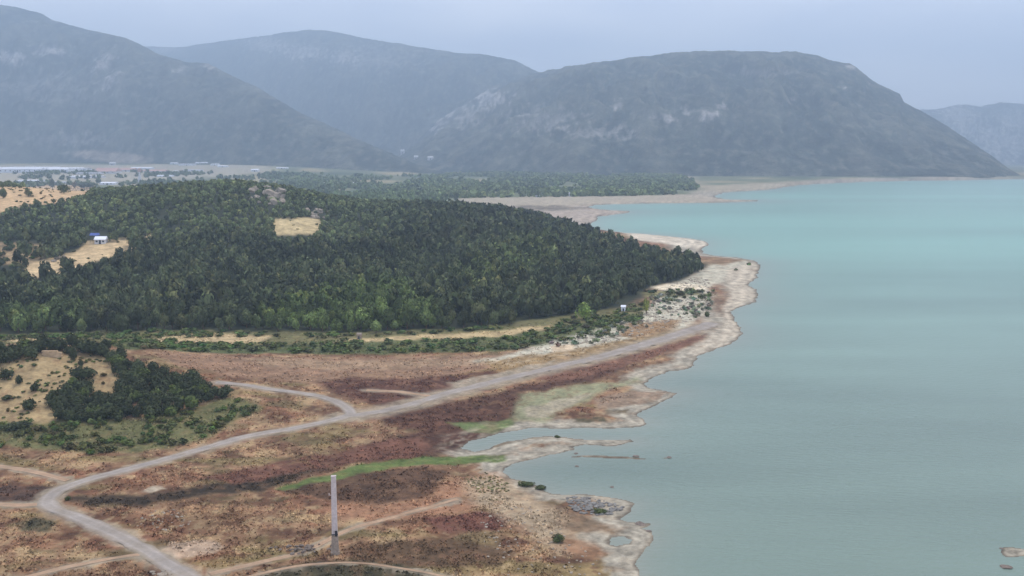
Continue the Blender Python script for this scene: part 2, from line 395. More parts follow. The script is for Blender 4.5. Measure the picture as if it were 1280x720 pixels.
def painted(name, attr, scale, var, bump, dist, rough=.95):
    """colour from the mesh, grain from noise"""
    m, n, l, b = mat(name)
    a = n.new("ShaderNodeAttribute"); a.attribute_name = attr
    tc = n.new("ShaderNodeTexCoord")
    t = n.new("ShaderNodeTexNoise"); t.inputs["Scale"].default_value = scale; t.inputs["Detail"].default_value = 8; t.inputs["Roughness"].default_value = .7
    t2 = n.new("ShaderNodeTexNoise"); t2.inputs["Scale"].default_value = scale * .22; t2.inputs["Detail"].default_value = 5
    ad = n.new("ShaderNodeMath"); ad.operation = 'ADD'
    mr = n.new("ShaderNodeMapRange"); mr.inputs["From Min"].default_value = .65; mr.inputs["From Max"].default_value = 1.35
    mr.inputs["To Min"].default_value = 1 - var; mr.inputs["To Max"].default_value = 1 + var
    mu = n.new("ShaderNodeVectorMath"); mu.operation = 'SCALE'
    l.new(tc.outputs["Object"], t.inputs["Vector"]); l.new(tc.outputs["Object"], t2.inputs["Vector"])
    l.new(t.outputs["Fac"], ad.inputs[0]); l.new(t2.outputs["Fac"], ad.inputs[1]); l.new(ad.outputs[0], mr.inputs["Value"])
    l.new(a.outputs["Color"], mu.inputs[0]); l.new(mr.outputs["Result"], mu.inputs["Scale"]); l.new(mu.outputs["Vector"], b.inputs["Base Color"])
    bp = n.new("ShaderNodeBump"); bp.inputs["Strength"].default_value = bump; bp.inputs["Distance"].default_value = dist
    l.new(ad.outputs[0], bp.inputs["Height"]); l.new(bp.outputs["Normal"], b.inputs["Normal"])
    b.inputs["Roughness"].default_value = rough
    return m

M_GROUND = painted("dry_ground", "Cover", 1.0, .55, .7, .35)
M_MOUNT = painted("scrub_mountain", "Cover", .075, .75, 1.0, 12)
M_ROAD = painted("gravel_road", "Cover", 1.3, .22, .3, .2)
M_TRACK = painted("earth_track", "Cover", 1.3, .25, .3, .2)
M_BARK = mottled("bark", lin(92, 74, 60), .3, 3)
M_ROCK = mottled("limestone", lin(148, 138, 124), .32, .7, .9, .5, .3)
M_STONE = mottled("field_stone", lin(112, 102, 94), .35, 2.2, .9, .4, .1)
M_CONC = mottled("weathered_concrete", lin(190, 180, 178), .14, 2.4, .9, .25, .02)
M_CONC2 = mottled("stained_concrete", lin(142, 130, 118), .3, 3.0, .9, .3, .03)
M_IRON = mottled("dark_iron", lin(50, 50, 52), .2, 5, .6)
M_WHITE = mottled("white_render", lin(206, 206, 208), .08, .3)
M_SHEET = mottled("white_sheeting", lin(222, 226, 234), .05, .1, .6)
M_TILE = mottled("red_roof", lin(184, 152, 144), .15, .5)
M_GREYROOF = mottled("grey_roof", lin(170, 172, 180), .12, .3)
M_GLASS = mottled("dark_window", lin(60, 66, 74), .1, 2, .3)
M_BLUE = mottled("blue_tarpaulin", lin(84, 100, 160), .15, 1, .6)
M_MUD = mottled("ruin_wall", lin(186, 162, 132), .2, 1.2, .95, .3)

def leaf_material():
    m, n, l, b = mat("foliage")
    a = n.new("ShaderNodeAttribute"); a.attribute_name = "Tint"
    o = n.new("ShaderNodeObjectInfo")
    mu = n.new("ShaderNodeVectorMath"); mu.operation = 'MULTIPLY'
    l.new(a.outputs["Color"], mu.inputs[0]); l.new(o.outputs["Color"], mu.inputs[1]); l.new(mu.outputs["Vector"], b.inputs["Base Color"])
    b.inputs["Roughness"].default_value = .8
    return m
M_LEAF = leaf_material()

def water_material():
    m, n, l, b = mat("lake_water")
    a = n.new("ShaderNodeAttribute"); a.attribute_name = "Cover"
    tc = n.new("ShaderNodeTexCoord")
    l.new(a.outputs["Color"], b.inputs["Base Color"])
    w1 = n.new("ShaderNodeTexNoise"); w1.inputs["Scale"].default_value = .55; w1.inputs["Detail"].default_value = 6
    mp = n.new("ShaderNodeMapping"); mp.inputs["Scale"].default_value = (.7, 1.6, 1); mp.inputs["Rotation"].default_value = (0, 0, .3)
    l.new(tc.outputs["Object"], mp.inputs["Vector"]); l.new(mp.outputs["Vector"], w1.inputs["Vector"])
    bp = n.new("ShaderNodeBump"); bp.inputs["Strength"].default_value = .35; bp.inputs["Distance"].default_value = .5
    l.new(w1.outputs["Fac"], bp.inputs["Height"]); l.new(bp.outputs["Normal"], b.inputs["Normal"])
    b.inputs["Roughness"].default_value = .28; b.inputs["Specular IOR Level"].default_value = .35; b.inputs["IOR"].default_value = 1.33
    return m
M_WATER = water_material()

# ------------------------------------------------------------------ mesh helpers
def mesh_np(name, V, F, m, cols=None, attr="Cover", smooth=True):
    """V (n,3), F (m,k) with one k"""
    V = np.ascontiguousarray(V, np.float32); F = np.ascontiguousarray(F, np.int32)
    me = bpy.data.meshes.new(name)
    k = F.shape[1]
    me.vertices.add(len(V)); me.vertices.foreach_set("co", V.ravel())
    me.loops.add(F.size); me.loops.foreach_set("vertex_index", F.ravel())
    me.polygons.add(len(F)); me.polygons.foreach_set("loop_start", np.arange(0, F.size, k, dtype=np.int32))
    me.polygons.foreach_set("loop_total", np.full(len(F), k, np.int32))
    me.polygons.foreach_set("use_smooth", np.full(len(F), smooth, bool))
    me.update(calc_edges=True)
    if cols is not None:
        ca = me.attributes.new(attr, 'FLOAT_COLOR', 'POINT')
        ca.data.foreach_set("color", np.concatenate([cols, np.ones((len(cols), 1))], 1).astype(np.float32).ravel())
    me.materials.append(m)
    return me

def link(name, me, parent=None):
    o = bpy.data.objects.new(name, me); COL.objects.link(o)
    if parent is not None: o.parent = parent
    return o

def tag(o, label=None, cat=None, group=None, kind=None):
    for k, v in (("label", label), ("category", cat), ("group", group), ("kind", kind)):
        if v: o[k] = v
    return o

def empty(name, loc, label, cat, group=None, rz=0.0):
    o = bpy.data.objects.new(name, None); COL.objects.link(o)
    o.location = loc; o.rotation_euler = (0, 0, rz); o.empty_display_size = .5
    return tag(o, label, cat, group)

class MB:
    """collects boxes, prisms and tubes into one mesh"""
    def __init__(s): s.v, s.f = [], []
    def add(s, v, f):
        k = len(s.v); s.v += [tuple(p) for p in v]; s.f += [tuple(i + k for i in q) for q in f]; return s
    def box(s, x0, x1, y0, y1, z0, z1):
        return s.add([(x0,y0,z0),(x1,y0,z0),(x1,y1,z0),(x0,y1,z0),(x0,y0,z1),(x1,y0,z1),(x1,y1,z1),(x0,y1,z1)],
                     [(0,3,2,1),(4,5,6,7),(0,1,5,4),(1,2,6,5),(2,3,7,6),(3,0,4,7)])
    def frustum(s, w0, d0, z0, w1, d1, z1, cx=0, cy=0):
        return s.add([(cx-w0,cy-d0,z0),(cx+w0,cy-d0,z0),(cx+w0,cy+d0,z0),(cx-w0,cy+d0,z0),(cx-w1,cy-d1,z1),(cx+w1,cy-d1,z1),(cx+w1,cy+d1,z1),(cx-w1,cy+d1,z1)],
                     [(0,3,2,1),(4,5,6,7),(0,1,5,4),(1,2,6,5),(2,3,7,6),(3,0,4,7)])
    def gable(s, x0, x1, y0, y1, z0, z1):
        ym = (y0 + y1) / 2
        return s.add([(x0,y0,z0),(x1,y0,z0),(x1,y1,z0),(x0,y1,z0),(x0,ym,z1),(x1,ym,z1)],
                     [(0,1,5,4),(2,3,4,5),(1,2,5),(3,0,4),(0,3,2,1)])
    def tube(s, p, q, r0, r1, n=6):
        p, q = np.array(p, float), np.array(q, float); d = q - p; d /= np.linalg.norm(d) + 1e-9
        a = np.cross(d, (0, 0, 1) if abs(d[2]) < .9 else (1, 0, 0)); a /= np.linalg.norm(a); b = np.cross(d, a)
        v = [p + r0 * (math.cos(t) * a + math.sin(t) * b) for t in np.linspace(0, 2 * math.pi, n, endpoint=False)]
        v += [q + r1 * (math.cos(t) * a + math.sin(t) * b) for t in np.linspace(0, 2 * math.pi, n, endpoint=False)]
        return s.add(v, [(i, (i + 1) % n, n + (i + 1) % n, n + i) for i in range(n)] + [tuple(range(n))[::-1], tuple(range(n, 2 * n))])
    def build(s, name, m, parent=None, smooth=False):
        me = bpy.data.meshes.new(name); me.from_pydata(s.v, [], s.f); me.materials.append(m); me.update()
        if smooth: me.polygons.foreach_set("use_smooth", [True] * len(me.polygons))
        return link(name, me, parent)

def grid_faces(nr, nc):
    i = np.arange(nr - 1)[:, None] * nc + np.arange(nc - 1)[None]
    return np.stack([i, i + 1, i + nc + 1, i + nc], -1).reshape(-1, 4)

# ------------------------------------------------------------------ ground sheet
Cg = ground_colour(Xg, Yg, Dg)
me = mesh_np("ground", np.stack([Xg, Yg, Zg], -1).reshape(-1, 3), grid_faces(*Xg.shape), M_GROUND, Cg.reshape(-1, 3))
tag(link("ground", me), kind="structure")

# lake
uw = np.concatenate([np.linspace(-.1, .6, 220), np.linspace(.62, 1.27, 10)])
rw = np.concatenate([np.linspace(-200, 85, 6), 78000 / (np.arange(222, 1080, 2.5)[::-1] - 195), np.array([3200, 4200, 6500, 9600])])
Yw_ = np.repeat(rw[:, None], len(uw), 1); Xw_ = uw[None] * np.maximum(Yw_, 90)
dw = -seg_sdf(LAKE, Xw_, Yw_)
turq, deep, silt = np.array([.155, .325, .262]), np.array([.13, .185, .153]), np.array([.22, .22, .18])
k1 = sstep(140, 800, Yw_)[..., None]
cw = deep + (turq - deep) * k1
band = .7 * fbm(Xw_ / 900 + .4 * fbm(Xw_ / 300, Yw_ / 300, 3, 2), Yw_ / 170, 81, 4) + .5 * fbm(Xw_ / 120, Yw_ / 26, 85, 4) * sstep(900, 300, Yw_)
cw = cw * (1 + .38 * band)[..., None]
ks = np.exp(-np.clip(dw, 0, None) / np.clip(Yw_ * .03, 4, 40))[..., None] * .55
cw = cw + (silt - cw) * ks
me = mesh_np("lake_water", np.stack([Xw_, Yw_, np.zeros_like(Xw_)], -1).reshape(-1, 3), grid_faces(*Xw_.shape), M_WATER, cw.reshape(-1, 3))
tag(link("lake_water", me), kind="structure")

# roads and tracks
def smooth_line(P, step=1.2):
    P = np.asarray(P, float); Q = np.vstack([2 * P[0] - P[1], P, 2 * P[-1] - P[-2]]); out = []
    for i in range(1, len(Q) - 2):
        n = max(2, int(np.linalg.norm(Q[i + 1] - Q[i]) / step))
        for t in np.arange(n) / n:
            out.append(.5 * (2 * Q[i] + (Q[i + 1] - Q[i - 1]) * t + (2 * Q[i - 1] - 5 * Q[i] + 4 * Q[i + 1] - Q[i + 2]) * t * t + (3 * Q[i] - Q[i - 1] - 3 * Q[i + 1] + Q[i + 2]) * t ** 3))
    return np.array(out + [P[-1]])

def ribbon(name, P, w0, w1, base, m, lift, seed):
    L = smooth_line(P, 1.0); T = np.gradient(L, axis=0); T /= np.linalg.norm(T, axis=1)[:, None]; N = np.stack([-T[:, 1], T[:, 0]], 1)
    w = np.linspace(w0, w1, len(L)) / 2; i = np.arange(len(L)); rows_, cols_ = [], []
    gcol = ground_colour
    for k, f in enumerate((-1.15, -.95, -.72, -.48, -.22, 0, .22, .48, .72, .95, 1.15)):
        a = abs(f)
        e = w * f * (1 + (.45 * fbm(i / 5, i * 0 + 3 * k, seed, 3) if a > .6 else .05 * fbm(i / 9, i * 0, seed, 2)))
        p = L + N * e[:, None]; d_ = shore(p[:, 0], p[:, 1])
        rows_.append(np.column_stack([p, terrain(p[:, 0], p[:, 1], d_) + (lift if a < 1 else -.06) - .05 * (a > .9)]))
        tone = 1.0 + (.07 if .3 < a < .6 else -.06 if a < .3 else -.02) + .16 * fbm(p[:, 0] / 5, p[:, 1] / 5, seed + 4, 4)
        c = np.asarray(base)[None] * tone[:, None]
        mixk = np.clip((.12 if a < .3 else .05 if a < .6 else .40 if a < .8 else .75) + .5 * fbm(p[:, 0] / 3, p[:, 1] / 3, seed + 8, 3), 0, 1)[:, None]
        cols_.append(c * (1 - mixk) + gcol(p[:, 0], p[:, 1], d_) * mixk)
    V, C = np.stack(rows_, 1), np.stack(cols_, 1)
    return tag(link(name, mesh_np(name, V.reshape(-1, 3), grid_faces(*V.shape[:2]), m, C.reshape(-1, 3))), kind="structure")

GRAVEL, EARTH = lin(146, 139, 132), lin(160, 134, 110)
ribbon("road", R_W, 3.2, 3.1, GRAVEL, M_ROAD, .14, 1)
ribbon("causeway_road", C_W, 3.3, 7.0, GRAVEL * .95, M_ROAD, .20, 2)
ribbon("branch_road", B_W, 3.3, 2.6, GRAVEL, M_ROAD, .12, 3)
for k, (P, w) in enumerate(T_W):
    ribbon("track", P, w, w * .7, EARTH, M_TRACK, .09, 10 + k)

# ------------------------------------------------------------------ mountains
def mountain(name, prof, relief, rocks, seed, nt=120, nx=520, back=1300, gx=260., tone=.88):
    """prof: x, y of the skyline, distance of the crest, distance of the foot"""
    p = np.array(prof, float)
    x = np.linspace(p[0, 0], p[-1, 0], nx)
    y = np.interp(x, p[:, 0], p[:, 1]); yr = np.interp(x, p[:, 0], p[:, 2]); yb = np.interp(x, p[:, 0], p[:, 3])
    y = y + 1.4 * fbm(x / 30, x * 0, seed + 3, 3) + .7 * fbm(x / 4, x * 0, seed, 3)
    u = (x - 640) / FPX
    dx, dy, dz = ray(x, y)
    crest = CAM_H + dz * yr / dy
    ux = dx / dy
    t = np.concatenate([np.linspace(0, 1, nt), 1 + np.linspace(.03, 1, 14)])[:, None]
    tf = np.minimum(t, 1)
    Yv = yb + (yr - yb) * tf + np.maximum(t - 1, 0) * back
    Xv = ux * Yv
    zb = terrain(ux * yb, yb) - 6
    s = tf ** 1.25 * .55 + .45 * np.sin(tf * math.pi / 2) ** 1.1
    Z = zb + (crest - zb) * s
    # spurs and gullies running down the face
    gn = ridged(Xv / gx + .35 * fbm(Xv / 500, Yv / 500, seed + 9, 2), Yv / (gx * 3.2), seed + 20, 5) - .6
    g2 = fbm(Xv / 120, Yv / 150, seed + 40, 5)
    env = np.sin(np.pi * np.clip(tf, 0, 1)) ** .8
    Z = Z + (gn * relief * 1.9 + g2 * relief * .5) * env * np.clip((crest - zb) / 400, .15, 1.2)
    Z = np.maximum(Z - np.maximum(t - 1, 0) ** 1.1 * (crest - zb + 30), -3.5)
    # plants and bare rock, with gully shading painted into the colour
    n1, n2 = fbm(Xv / 170, Z / 110, seed + 60, 5), fbm(Xv / 26, Z / 20, seed + 70, 4)
    c = np.empty(Xv.shape + (3,)); c[:] = lin(60, 70, 58, tone)
    def mix(m, col):
        nonlocal c
        c = c + (col * tone - c) * np.clip(m, 0, 1)[..., None]
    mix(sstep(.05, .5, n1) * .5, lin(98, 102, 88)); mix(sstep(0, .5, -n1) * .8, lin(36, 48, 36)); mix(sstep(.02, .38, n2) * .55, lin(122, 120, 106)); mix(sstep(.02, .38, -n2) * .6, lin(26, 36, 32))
    gul_shade = sstep(-.05, -.3, gn); mix(gul_shade * .6, lin(30, 42, 32)); mix(sstep(.12, .3, gn) * .45, lin(120, 120, 104))  # shade painted into the gullies, lighter tone painted on the spurs
    px, py = project(Xv, Yv, Z)
    for r_ in rocks:
        rx, ry, wx, wy, slant, k = r_[:6]
        q = np.exp(-.5 * (((px - rx - slant * (py - ry)) / wx) ** 2 + ((py - ry) / wy) ** 2))
        if len(r_) > 6:
            mix(sstep(.25, .6, q * (1 + .4 * n2)) * k, lin(170, 156, 138)); continue
        mix(sstep(.38, .78, q * .7 + .42 * (n2 + .8 * fbm(Xv / 13, Z / 34, seed + 90, 4))) * k, lin(188, 183, 177))
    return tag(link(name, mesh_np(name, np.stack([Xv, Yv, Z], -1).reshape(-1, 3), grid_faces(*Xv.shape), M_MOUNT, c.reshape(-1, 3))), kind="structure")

mountain("mountain", [(-420,-6,5600,3900),(-160,-8,5600,3900),(-60,0,5600,3950),(0,6,5500,4000),(20,9,5450,4000),(50,16,5400,4000),(65,25,5350,4000),(90,32,5300,3950),(115,38,5200,3900),
  (155,47,5050,3850),(185,60,4950,3800),(200,68,4900,3750),(230,77,4800,3700),(260,80,4700,3650),(290,95,4550,3600),(320,108,4400,3500),(345,123,4280,3450),(375,141,4150,3350),
  (400,152,4050,3300),(430,165,3900,3200),(460,180,3750,3150),(490,192,3600,3100),(515,203,3450,3050),(545,213,3250,3000),(580,221,3100,2950)], 75,
  [(15,72,20,9,0,1),(62,64,26,6,.3,1),(100,26,60,3,.4,.5),(128,78,12,14,-.6,.9),(140,100,9,14,-.6,.8),(225,88,10,5,0,.6),(90,175,60,9,0,.35),(60,110,90,20,0,.25),(262,84,12,4,0,.7),(140,196,32,6,3.0,.8,1)], 100)
mountain("mountain", [(60,72,8840,6760),(150,62,8840,6760),(180,58,8840,6760),(215,59,8710,6630),(240,57,8580,6500),(280,51,8450,6370),(320,46,8209,6156),(360,40,7862,5865),(390,37,7637,5621),(410,37.5,7468,5541),
  (430,43,7302,5343),(470,50,7031,5071),(520,58,6656,4770),(570,66,6396,4583),(610,68,6188,4434),(640,75,6084,4461),(672,89,6084,4563),(720,100,6084,4664),(800,130,6084,4765)], 60,
  [(335,56,30,10,.5,.8),(380,66,30,10,0,.8),(430,72,18,9,0,.7),(205,62,20,5,0,.5),(470,72,60,20,0,.3)], 200)
mountain("mountain", [(440,222,4000,3200),(470,208,4600,3300),(500,190,5100,3400),(530,165,5500,3400),(560,140,5600,3350),(590,124,5550,3250),(615,109,5450,3150),(640,100,5300,3050),(665,92,5100,2980),(690,88.5,4900,2920),(720,82,4500,2830),(760,76,4450,2800),
  (800,71,4400,2800),(850,66,4350,2780),(880,64,4300,2760),(940,64,4250,2750),(1000,66,4200,2740),(1023,70,4150,2730),(1050,78,4100,2720),(1062,80,4080,2720),(1075,88,4050,2720),
  (1090,100,4000,2720),(1105,108,3950,2710),(1125,118,3900,2710),(1130,128,3880,2710),(1150,138,3800,2705),(1180,155,3650,2705),(1210,175,3450,2700),(1240,195,3200,2700),(1260,210,3000,2700),(1284,223,2800,2700)], 70,
  [(600,118,34,7,0,1),(560,135,16,16,-.5,1),(545,150,14,16,-.4,.9),(615,125,24,10,-.4,.8),(585,145,22,16,-.3,.5),(770,132,8,5,-.8,.8),(830,147,14,6,.6,.9),(885,145,14,8,-.6,1),(860,138,10,5,0,.7),
   (905,133,12,4,-.8,.8),(750,165,50,10,0,.45),(680,150,50,16,0,.35),(1065,84,8,5,.5,.6),(990,126,8,4,-.5,.6),(950,90,40,6,0,.3)], 300)
mountain("mountain", [(1080,150,8200,6600),(1140,142,8200,6500),(1165,137,8100,6400),(1180,135,8000,6400),(1190,132,8000,6400),(1210,130,8000,6400),(1225,134,8000,6400),(1240,130,8000,6400),(1258,128,8000,6400),(1280,131,8000,6400),(1400,120,8000,6400),(1600,140,8000,6400)], 110,
  [(1200,150,30,26,.4,1),(1250,175,40,22,.3,.9),(1270,150,30,14,0,.7),(1230,200,40,16,.3,.8)], 400, gx=330)

# ------------------------------------------------------------------ plants
def crown(rng, R, H, n, leaf, lobes=7, base=.12, flat_=1.0, col=(.05, .07, .035), var=.35):
    """ragged crown of leaf sprays: verts (3n,3), colours"""
    c = rng.normal(size=(lobes, 3)); c /= np.linalg.norm(c, axis=1)[:, None]
    c *= rng.uniform(.25, .62, (lobes, 1)); c[:, 2] = np.abs(c[:, 2]) * .9 - .12
    lr = rng.uniform(.38, .58, lobes)
    lb = rng.uniform(.60, 1.42, lobes)  # random lobe brightness, painting lit and dark clumps into the leaf colour
    which = rng.integers(0, lobes, n)
    d = rng.normal(size=(n, 3)); d[:, 2] += .35; d /= np.linalg.norm(d, axis=1)[:, None]
    r = lr[which] * rng.uniform(.55, 1.05, n) ** .6
    p = c[which] + d * r[:, None]
    nrm = d + .30 * rng.normal(size=(n, 3)); nrm /= np.linalg.norm(nrm, axis=1)[:, None]
    a = np.cross(nrm, rng.normal(size=(n, 3))); a /= np.linalg.norm(a, axis=1)[:, None]; b = np.cross(nrm, a)
    s = leaf / R * rng.uniform(.6, 1.3, n)[:, None]
    tri = np.stack([p + a * s, p - a * s * .55 + b * s * .8, p - a * s * .55 - b * s * .8], 1)
    tri = tri.reshape(-1, 3)
    tri[:, :2] *= R; tri[:, 2] = np.clip((tri[:, 2] + .5) / 1.35, -.02, 1.1) * H * (1 - base) * flat_ + base * H
    t = lb[which] * rng.uniform(1 - var * .55, 1 + var * .55, n)
    cc = np.asarray(col)[None] * t[:, None] * (1 + rng.normal(size=(n, 3)) * (.06, .03, .06))
    return tri, np.repeat(np.clip(cc, .004, .6), 3, 0)

def tri_mesh(name, V, C, m=None):
    return mesh_np(name, V, np.arange(len(V)).reshape(-1, 3), m or M_LEAF, C, "Tint", False)

def joined(name, kinds, X, Y, Z, Sx, Sz, tint, rng):
    """many plants as one mesh; kinds: list of (tris, colours)"""
    Vs, Cs = [], []
    ki = rng.integers(0, len(kinds), len(X)); rot = rng.uniform(0, 6.283, len(X))
    for k, (v, c) in enumerate(kinds):
        m = ki == k
        if not m.any(): continue
        cs, sn = np.cos(rot[m])[:, None], np.sin(rot[m])[:, None]
        x = (v[None, :, 0] * cs - v[None, :, 1] * sn) * Sx[m][:, None] + X[m][:, None]
        y = (v[None, :, 0] * sn + v[None, :, 1] * cs) * Sx[m][:, None] + Y[m][:, None]
        z = v[None, :, 2] * Sz[m][:, None] + Z[m][:, None]
        Vs.append(np.stack([x, y, z], -1).reshape(-1, 3))
        Cs.append((c[None] * tint[m][:, None, :]).reshape(-1, 3))
    o = link(name, tri_mesh(name, np.concatenate(Vs), np.concatenate(Cs)))
    return o

def in_px(poly, x, y):
    return seg_sdf(np.array(poly, float), x, y) < 0

# ---- the wood on the hill
g = 4.3
gx_, gy_ = np.meshgrid(np.arange(-640, 170, g), np.arange(332, 960, g))
FX = (gx_ + RNG.uniform(-.48, .48, gx_.shape) * g).ravel(); FY = (gy_ + RNG.uniform(-.48, .48, gx_.shape) * g).ravel()
m = (FX / FY > -.60) & (FX / FY < .3)
FX, FY = FX[m], FY[m]
m = seg_sdf(WOOD, FX + 5 * fbm(FX / 20, FY / 20, 71, 2), FY + 5 * fbm(FX / 20, FY / 20, 73, 2)) < -1.5
FX, FY = FX[m], FY[m]
FZ = terrain(FX, FY)
bx, by = project(FX, FY, FZ)
scrub = sstep(318, 285, by + 14 * fbm(FX / 40, FY / 40, 75, 2)) * sstep(560, 420, bx)      # low maquis on the upper slopes
FH = (6.0 + 1.7 * RNG.normal(size=len(FX)).clip(-1.6, 1.8)) * (1 - .50 * scrub)
FR = FH * RNG.uniform(.35, .47, len(FX)) * (1 + .40 * scrub)
tx, ty = project(FX, FY, FZ + FH)
CLEAR = [([(-80,238),(0,235),(75,233),(118,231),(105,241),(70,248),(24,253),(12,258),(-4,262),(-80,264)], .97), ([(-20,262),(10,262),(8,285),(-20,296)], .6),
         ([(26,345),(38,332),(90,319),(108,305),(190,297),(186,303),(152,311),(115,321),(70,334)], .93),
         ([(-60,298),(30,303),(64,309),(48,328),(-60,340)], .85), ([(110,290),(138,290),(138,313),(110,313)], 1.0), ([(340,292),(346,275),(394,273),(402,283),(388,293)], 1.0),
         ([(308,238),(340,232),(356,246),(352,262),(330,258)], .55), ([(382,256),(400,262),(412,270),(395,274)], .7)]
keep = np.ones(len(FX), bool)
for P, prob in CLEAR:
    hitm = in_px(P, bx, by) | in_px(P, tx, ty) | in_px(P, (bx + tx) / 2, (by + ty) / 2)
    keep &= ~(hitm & (RNG.uniform(size=len(FX)) < prob))
keep &= RNG.uniform(size=len(FX)) > .05 + .22 * scrub * sstep(0, .4, fbm(FX / 25, FY / 25, 76, 3))
FX, FY, FZ, FH, FR, bx, by, tx, ty, scrub = [a[keep] for a in (FX, FY, FZ, FH, FR, bx, by, tx, ty, scrub)]
# kinds of green
LG1 = [(318,404),(370,384),(420,364),(500,364),(532,390),(552,413),(430,420),(330,416)]
LG2 = [(-40,425),(0,398),(60,392),(100,398),(110,412),(0,428)]
LG3 = [(560,345),(620,318),(690,300),(700,330),(640,360),(590,372)]
n = fbm(FX / 45, FY / 60, 77, 3)
T = np.tile(np.array([1.0, 1.0, 1.0]), (len(FX), 1))
T *= (1 + .50 * n + .34 * RNG.normal(size=len(FX)))[:, None].clip(.38, 2.0)
for P, cc in ((LG1, (1.65, 1.85, 1.3)), (LG2, (1.35, 1.5, 1.2)), (LG3, (1.35, 1.4, 1.1))):
    w = sstep(10, -10, seg_sdf(np.array(P, float), bx, by))[:, None]
    T = T * (1 - w) + T * np.array(cc) * w
T = T * (1 + scrub[:, None] * np.array([.80, .84, .84]))
warm = (RNG.uniform(size=len(FX)) < .12)[:, None]
T = np.where(warm, T * np.array([1.35, 1.2, 1.1]), T)
PINE = (.069, .082, .034)
inframe = (bx > -25) & (bx < 1300) & (ty > 200)
order = np.argsort(FY + 1e5 * ~inframe)
single = np.zeros(len(FX), bool); single[order[:290]] = True

kinds_hi = [crown(np.random.default_rng(300 + k), 1, 1, 640, .125, lobes=10, base=.10, col=PINE) for k in range(7)]
hi_me = [tri_mesh("crown", *k) for k in kinds_hi]
def trunk_mesh(seed):
    r = np.random.default_rng(seed); b = MB()
    b.tube((0, 0, -.06), (.02, .01, .34), .045, .032); b.tube((.02, .01, .34), (-.01, .03, .72), .032, .012)
    for k in range(4):
        a = r.uniform(0, 6.28); z = .22 + .12 * k
        b.tube((.01, .01, z), (.26 * math.cos(a), .26 * math.sin(a), z + .16), .016, .006, 4)
    me = bpy.data.meshes.new("trunk"); me.from_pydata(b.v, [], b.f); me.materials.append(M_BARK); return me
tr_me = [trunk_mesh(5 + k) for k in range(3)]

def plant(name, X, Y, Z, R, H, label, cat, group, tint, k, crowns=hi_me, part="crown", stem="trunk"):
    e = empty(name, (X, Y, Z), label, cat, group, RNG.uniform(0, 6.28))
    c = link(part, crowns[k % len(crowns)], e); c.scale = (R, R, H); c.color = (*tint, 1)
    t = link(stem, tr_me[k % 3], e); t.scale = (H * .8, H * .8, H)
    return e

for i in np.flatnonzero(single):
    one = lambda P: bool(in_px(P, bx[i:i+1], by[i:i+1])[0])
    if one(LG1): nm, lab, grp = "broadleaf_tree", "light green rounded tree in the bright clump at the middle foot of the wooded hill", "bright green clump at the middle foot of the wood"
    elif one(LG2): nm, lab, grp = "broadleaf_tree", "mid green rounded tree in the belt behind the knoll at the foot of the wood", "mid green belt behind the knoll"
    elif bx[i] > 555: nm, lab, grp = "pine_tree", "dark green pine along the wood's front edge toward the white hut and stony shore", "dark pines toward the white hut"
    else: nm, lab, grp = "pine_tree", "dark green pine on the wood's front between the green belt and the bright clump", "dark pines between the belt and the clump"
    plant(nm, FX[i], FY[i], FZ[i], FR[i], FH[i], lab, "tree", grp, tuple(T[i]), i)
rest = ~single
for name, lo, hi, nt_, lf in (("forest", 0, 520, 150, .23), ("forest", 520, 680, 84, .31), ("forest", 680, 2000, 50, .40)):
    m = rest & (FY >= lo) & (FY < hi)
    kd = [crown(np.random.default_rng(400 + k + lo), 1, 1, nt_, lf, lobes=7, base=.05, col=PINE) for k in range(10)]
    tag(joined("forest", kd, FX[m], FY[m], FZ[m], FR[m], FH[m], T[m], RNG), kind="stuff")

# ---- far woods on the plain
def far_wood(mask_poly, spacing, H0, dens, seed, tint, ntri=26, ylim=(1450, 4000)):
    P = np.array(mask_poly, float)
    X, Y = flat(P[:, 0], np.maximum(P[:, 1], 214.5)); lo, hi = (X.min(), max(Y.min(), ylim[0])), (X.max(), min(Y.max(), ylim[1]))
    r = np.random.default_rng(seed)
    a, b = np.meshgrid(np.arange(lo[0], hi[0], spacing), np.arange(lo[1], hi[1], spacing * 1.5))
    a = (a + r.uniform(-.5, .5, a.shape) * spacing).ravel(); b = (b + r.uniform(-.5, .5, b.shape) * spacing * 1.5).ravel()
    z = terrain(a, b); px, py = project(a, b, z)
    k = in_px(P, px, py) & (fbm(a / 160, b / 300, seed, 3) + r.normal(size=len(a)) * .12 > dens)
    a, b, z = a[k], b[k], z[k]
    H = H0 * r.uniform(.7, 1.3, len(a))
    kd = [crown(np.random.default_rng(500 + q), 1, 1, ntri, .5, lobes=6, base=.0, col=PINE) for q in range(6)]
    t = np.array(tint)[None] * (1 + .3 * fbm(a / 120, b / 200, seed + 5, 2) + .15 * r.normal(size=len(a)))[:, None].clip(.4, 2)
    return tag(joined("distant_forest", kd, a, b, z - .5, H * r.uniform(.5, .7, len(a)), H, t, r), kind="stuff")
far_wood([(470,238),(520,226),(560,219),(640,215.5),(760,217),(850,221),(870,228),(873,243),(800,245),(720,246),(600,247.5),(540,250),(480,252)], 10, 8.5, -.10, 31, (2.1, 2.15, 1.9))
far_wood([(-80,240),(-80,214.5),(120,214.5),(300,215),(420,218),(520,225),(520,262),(380,250),(260,236)], 13, 9, .24, 37, (1.6, 1.65, 1.5), 22)
far_wood([(320,216),(420,219),(560,221),(560,250),(420,246),(330,226)], 12, 8, .04, 43, (2.0, 2.1, 1.9), 20, (1500, 3600))
far_wood([(400,248),(470,240),(560,247),(545,262),(600,266),(560,272),(450,262)], 10, 8, -.12, 39, (1.9, 2.0, 1.6), 22, (900, 1700))

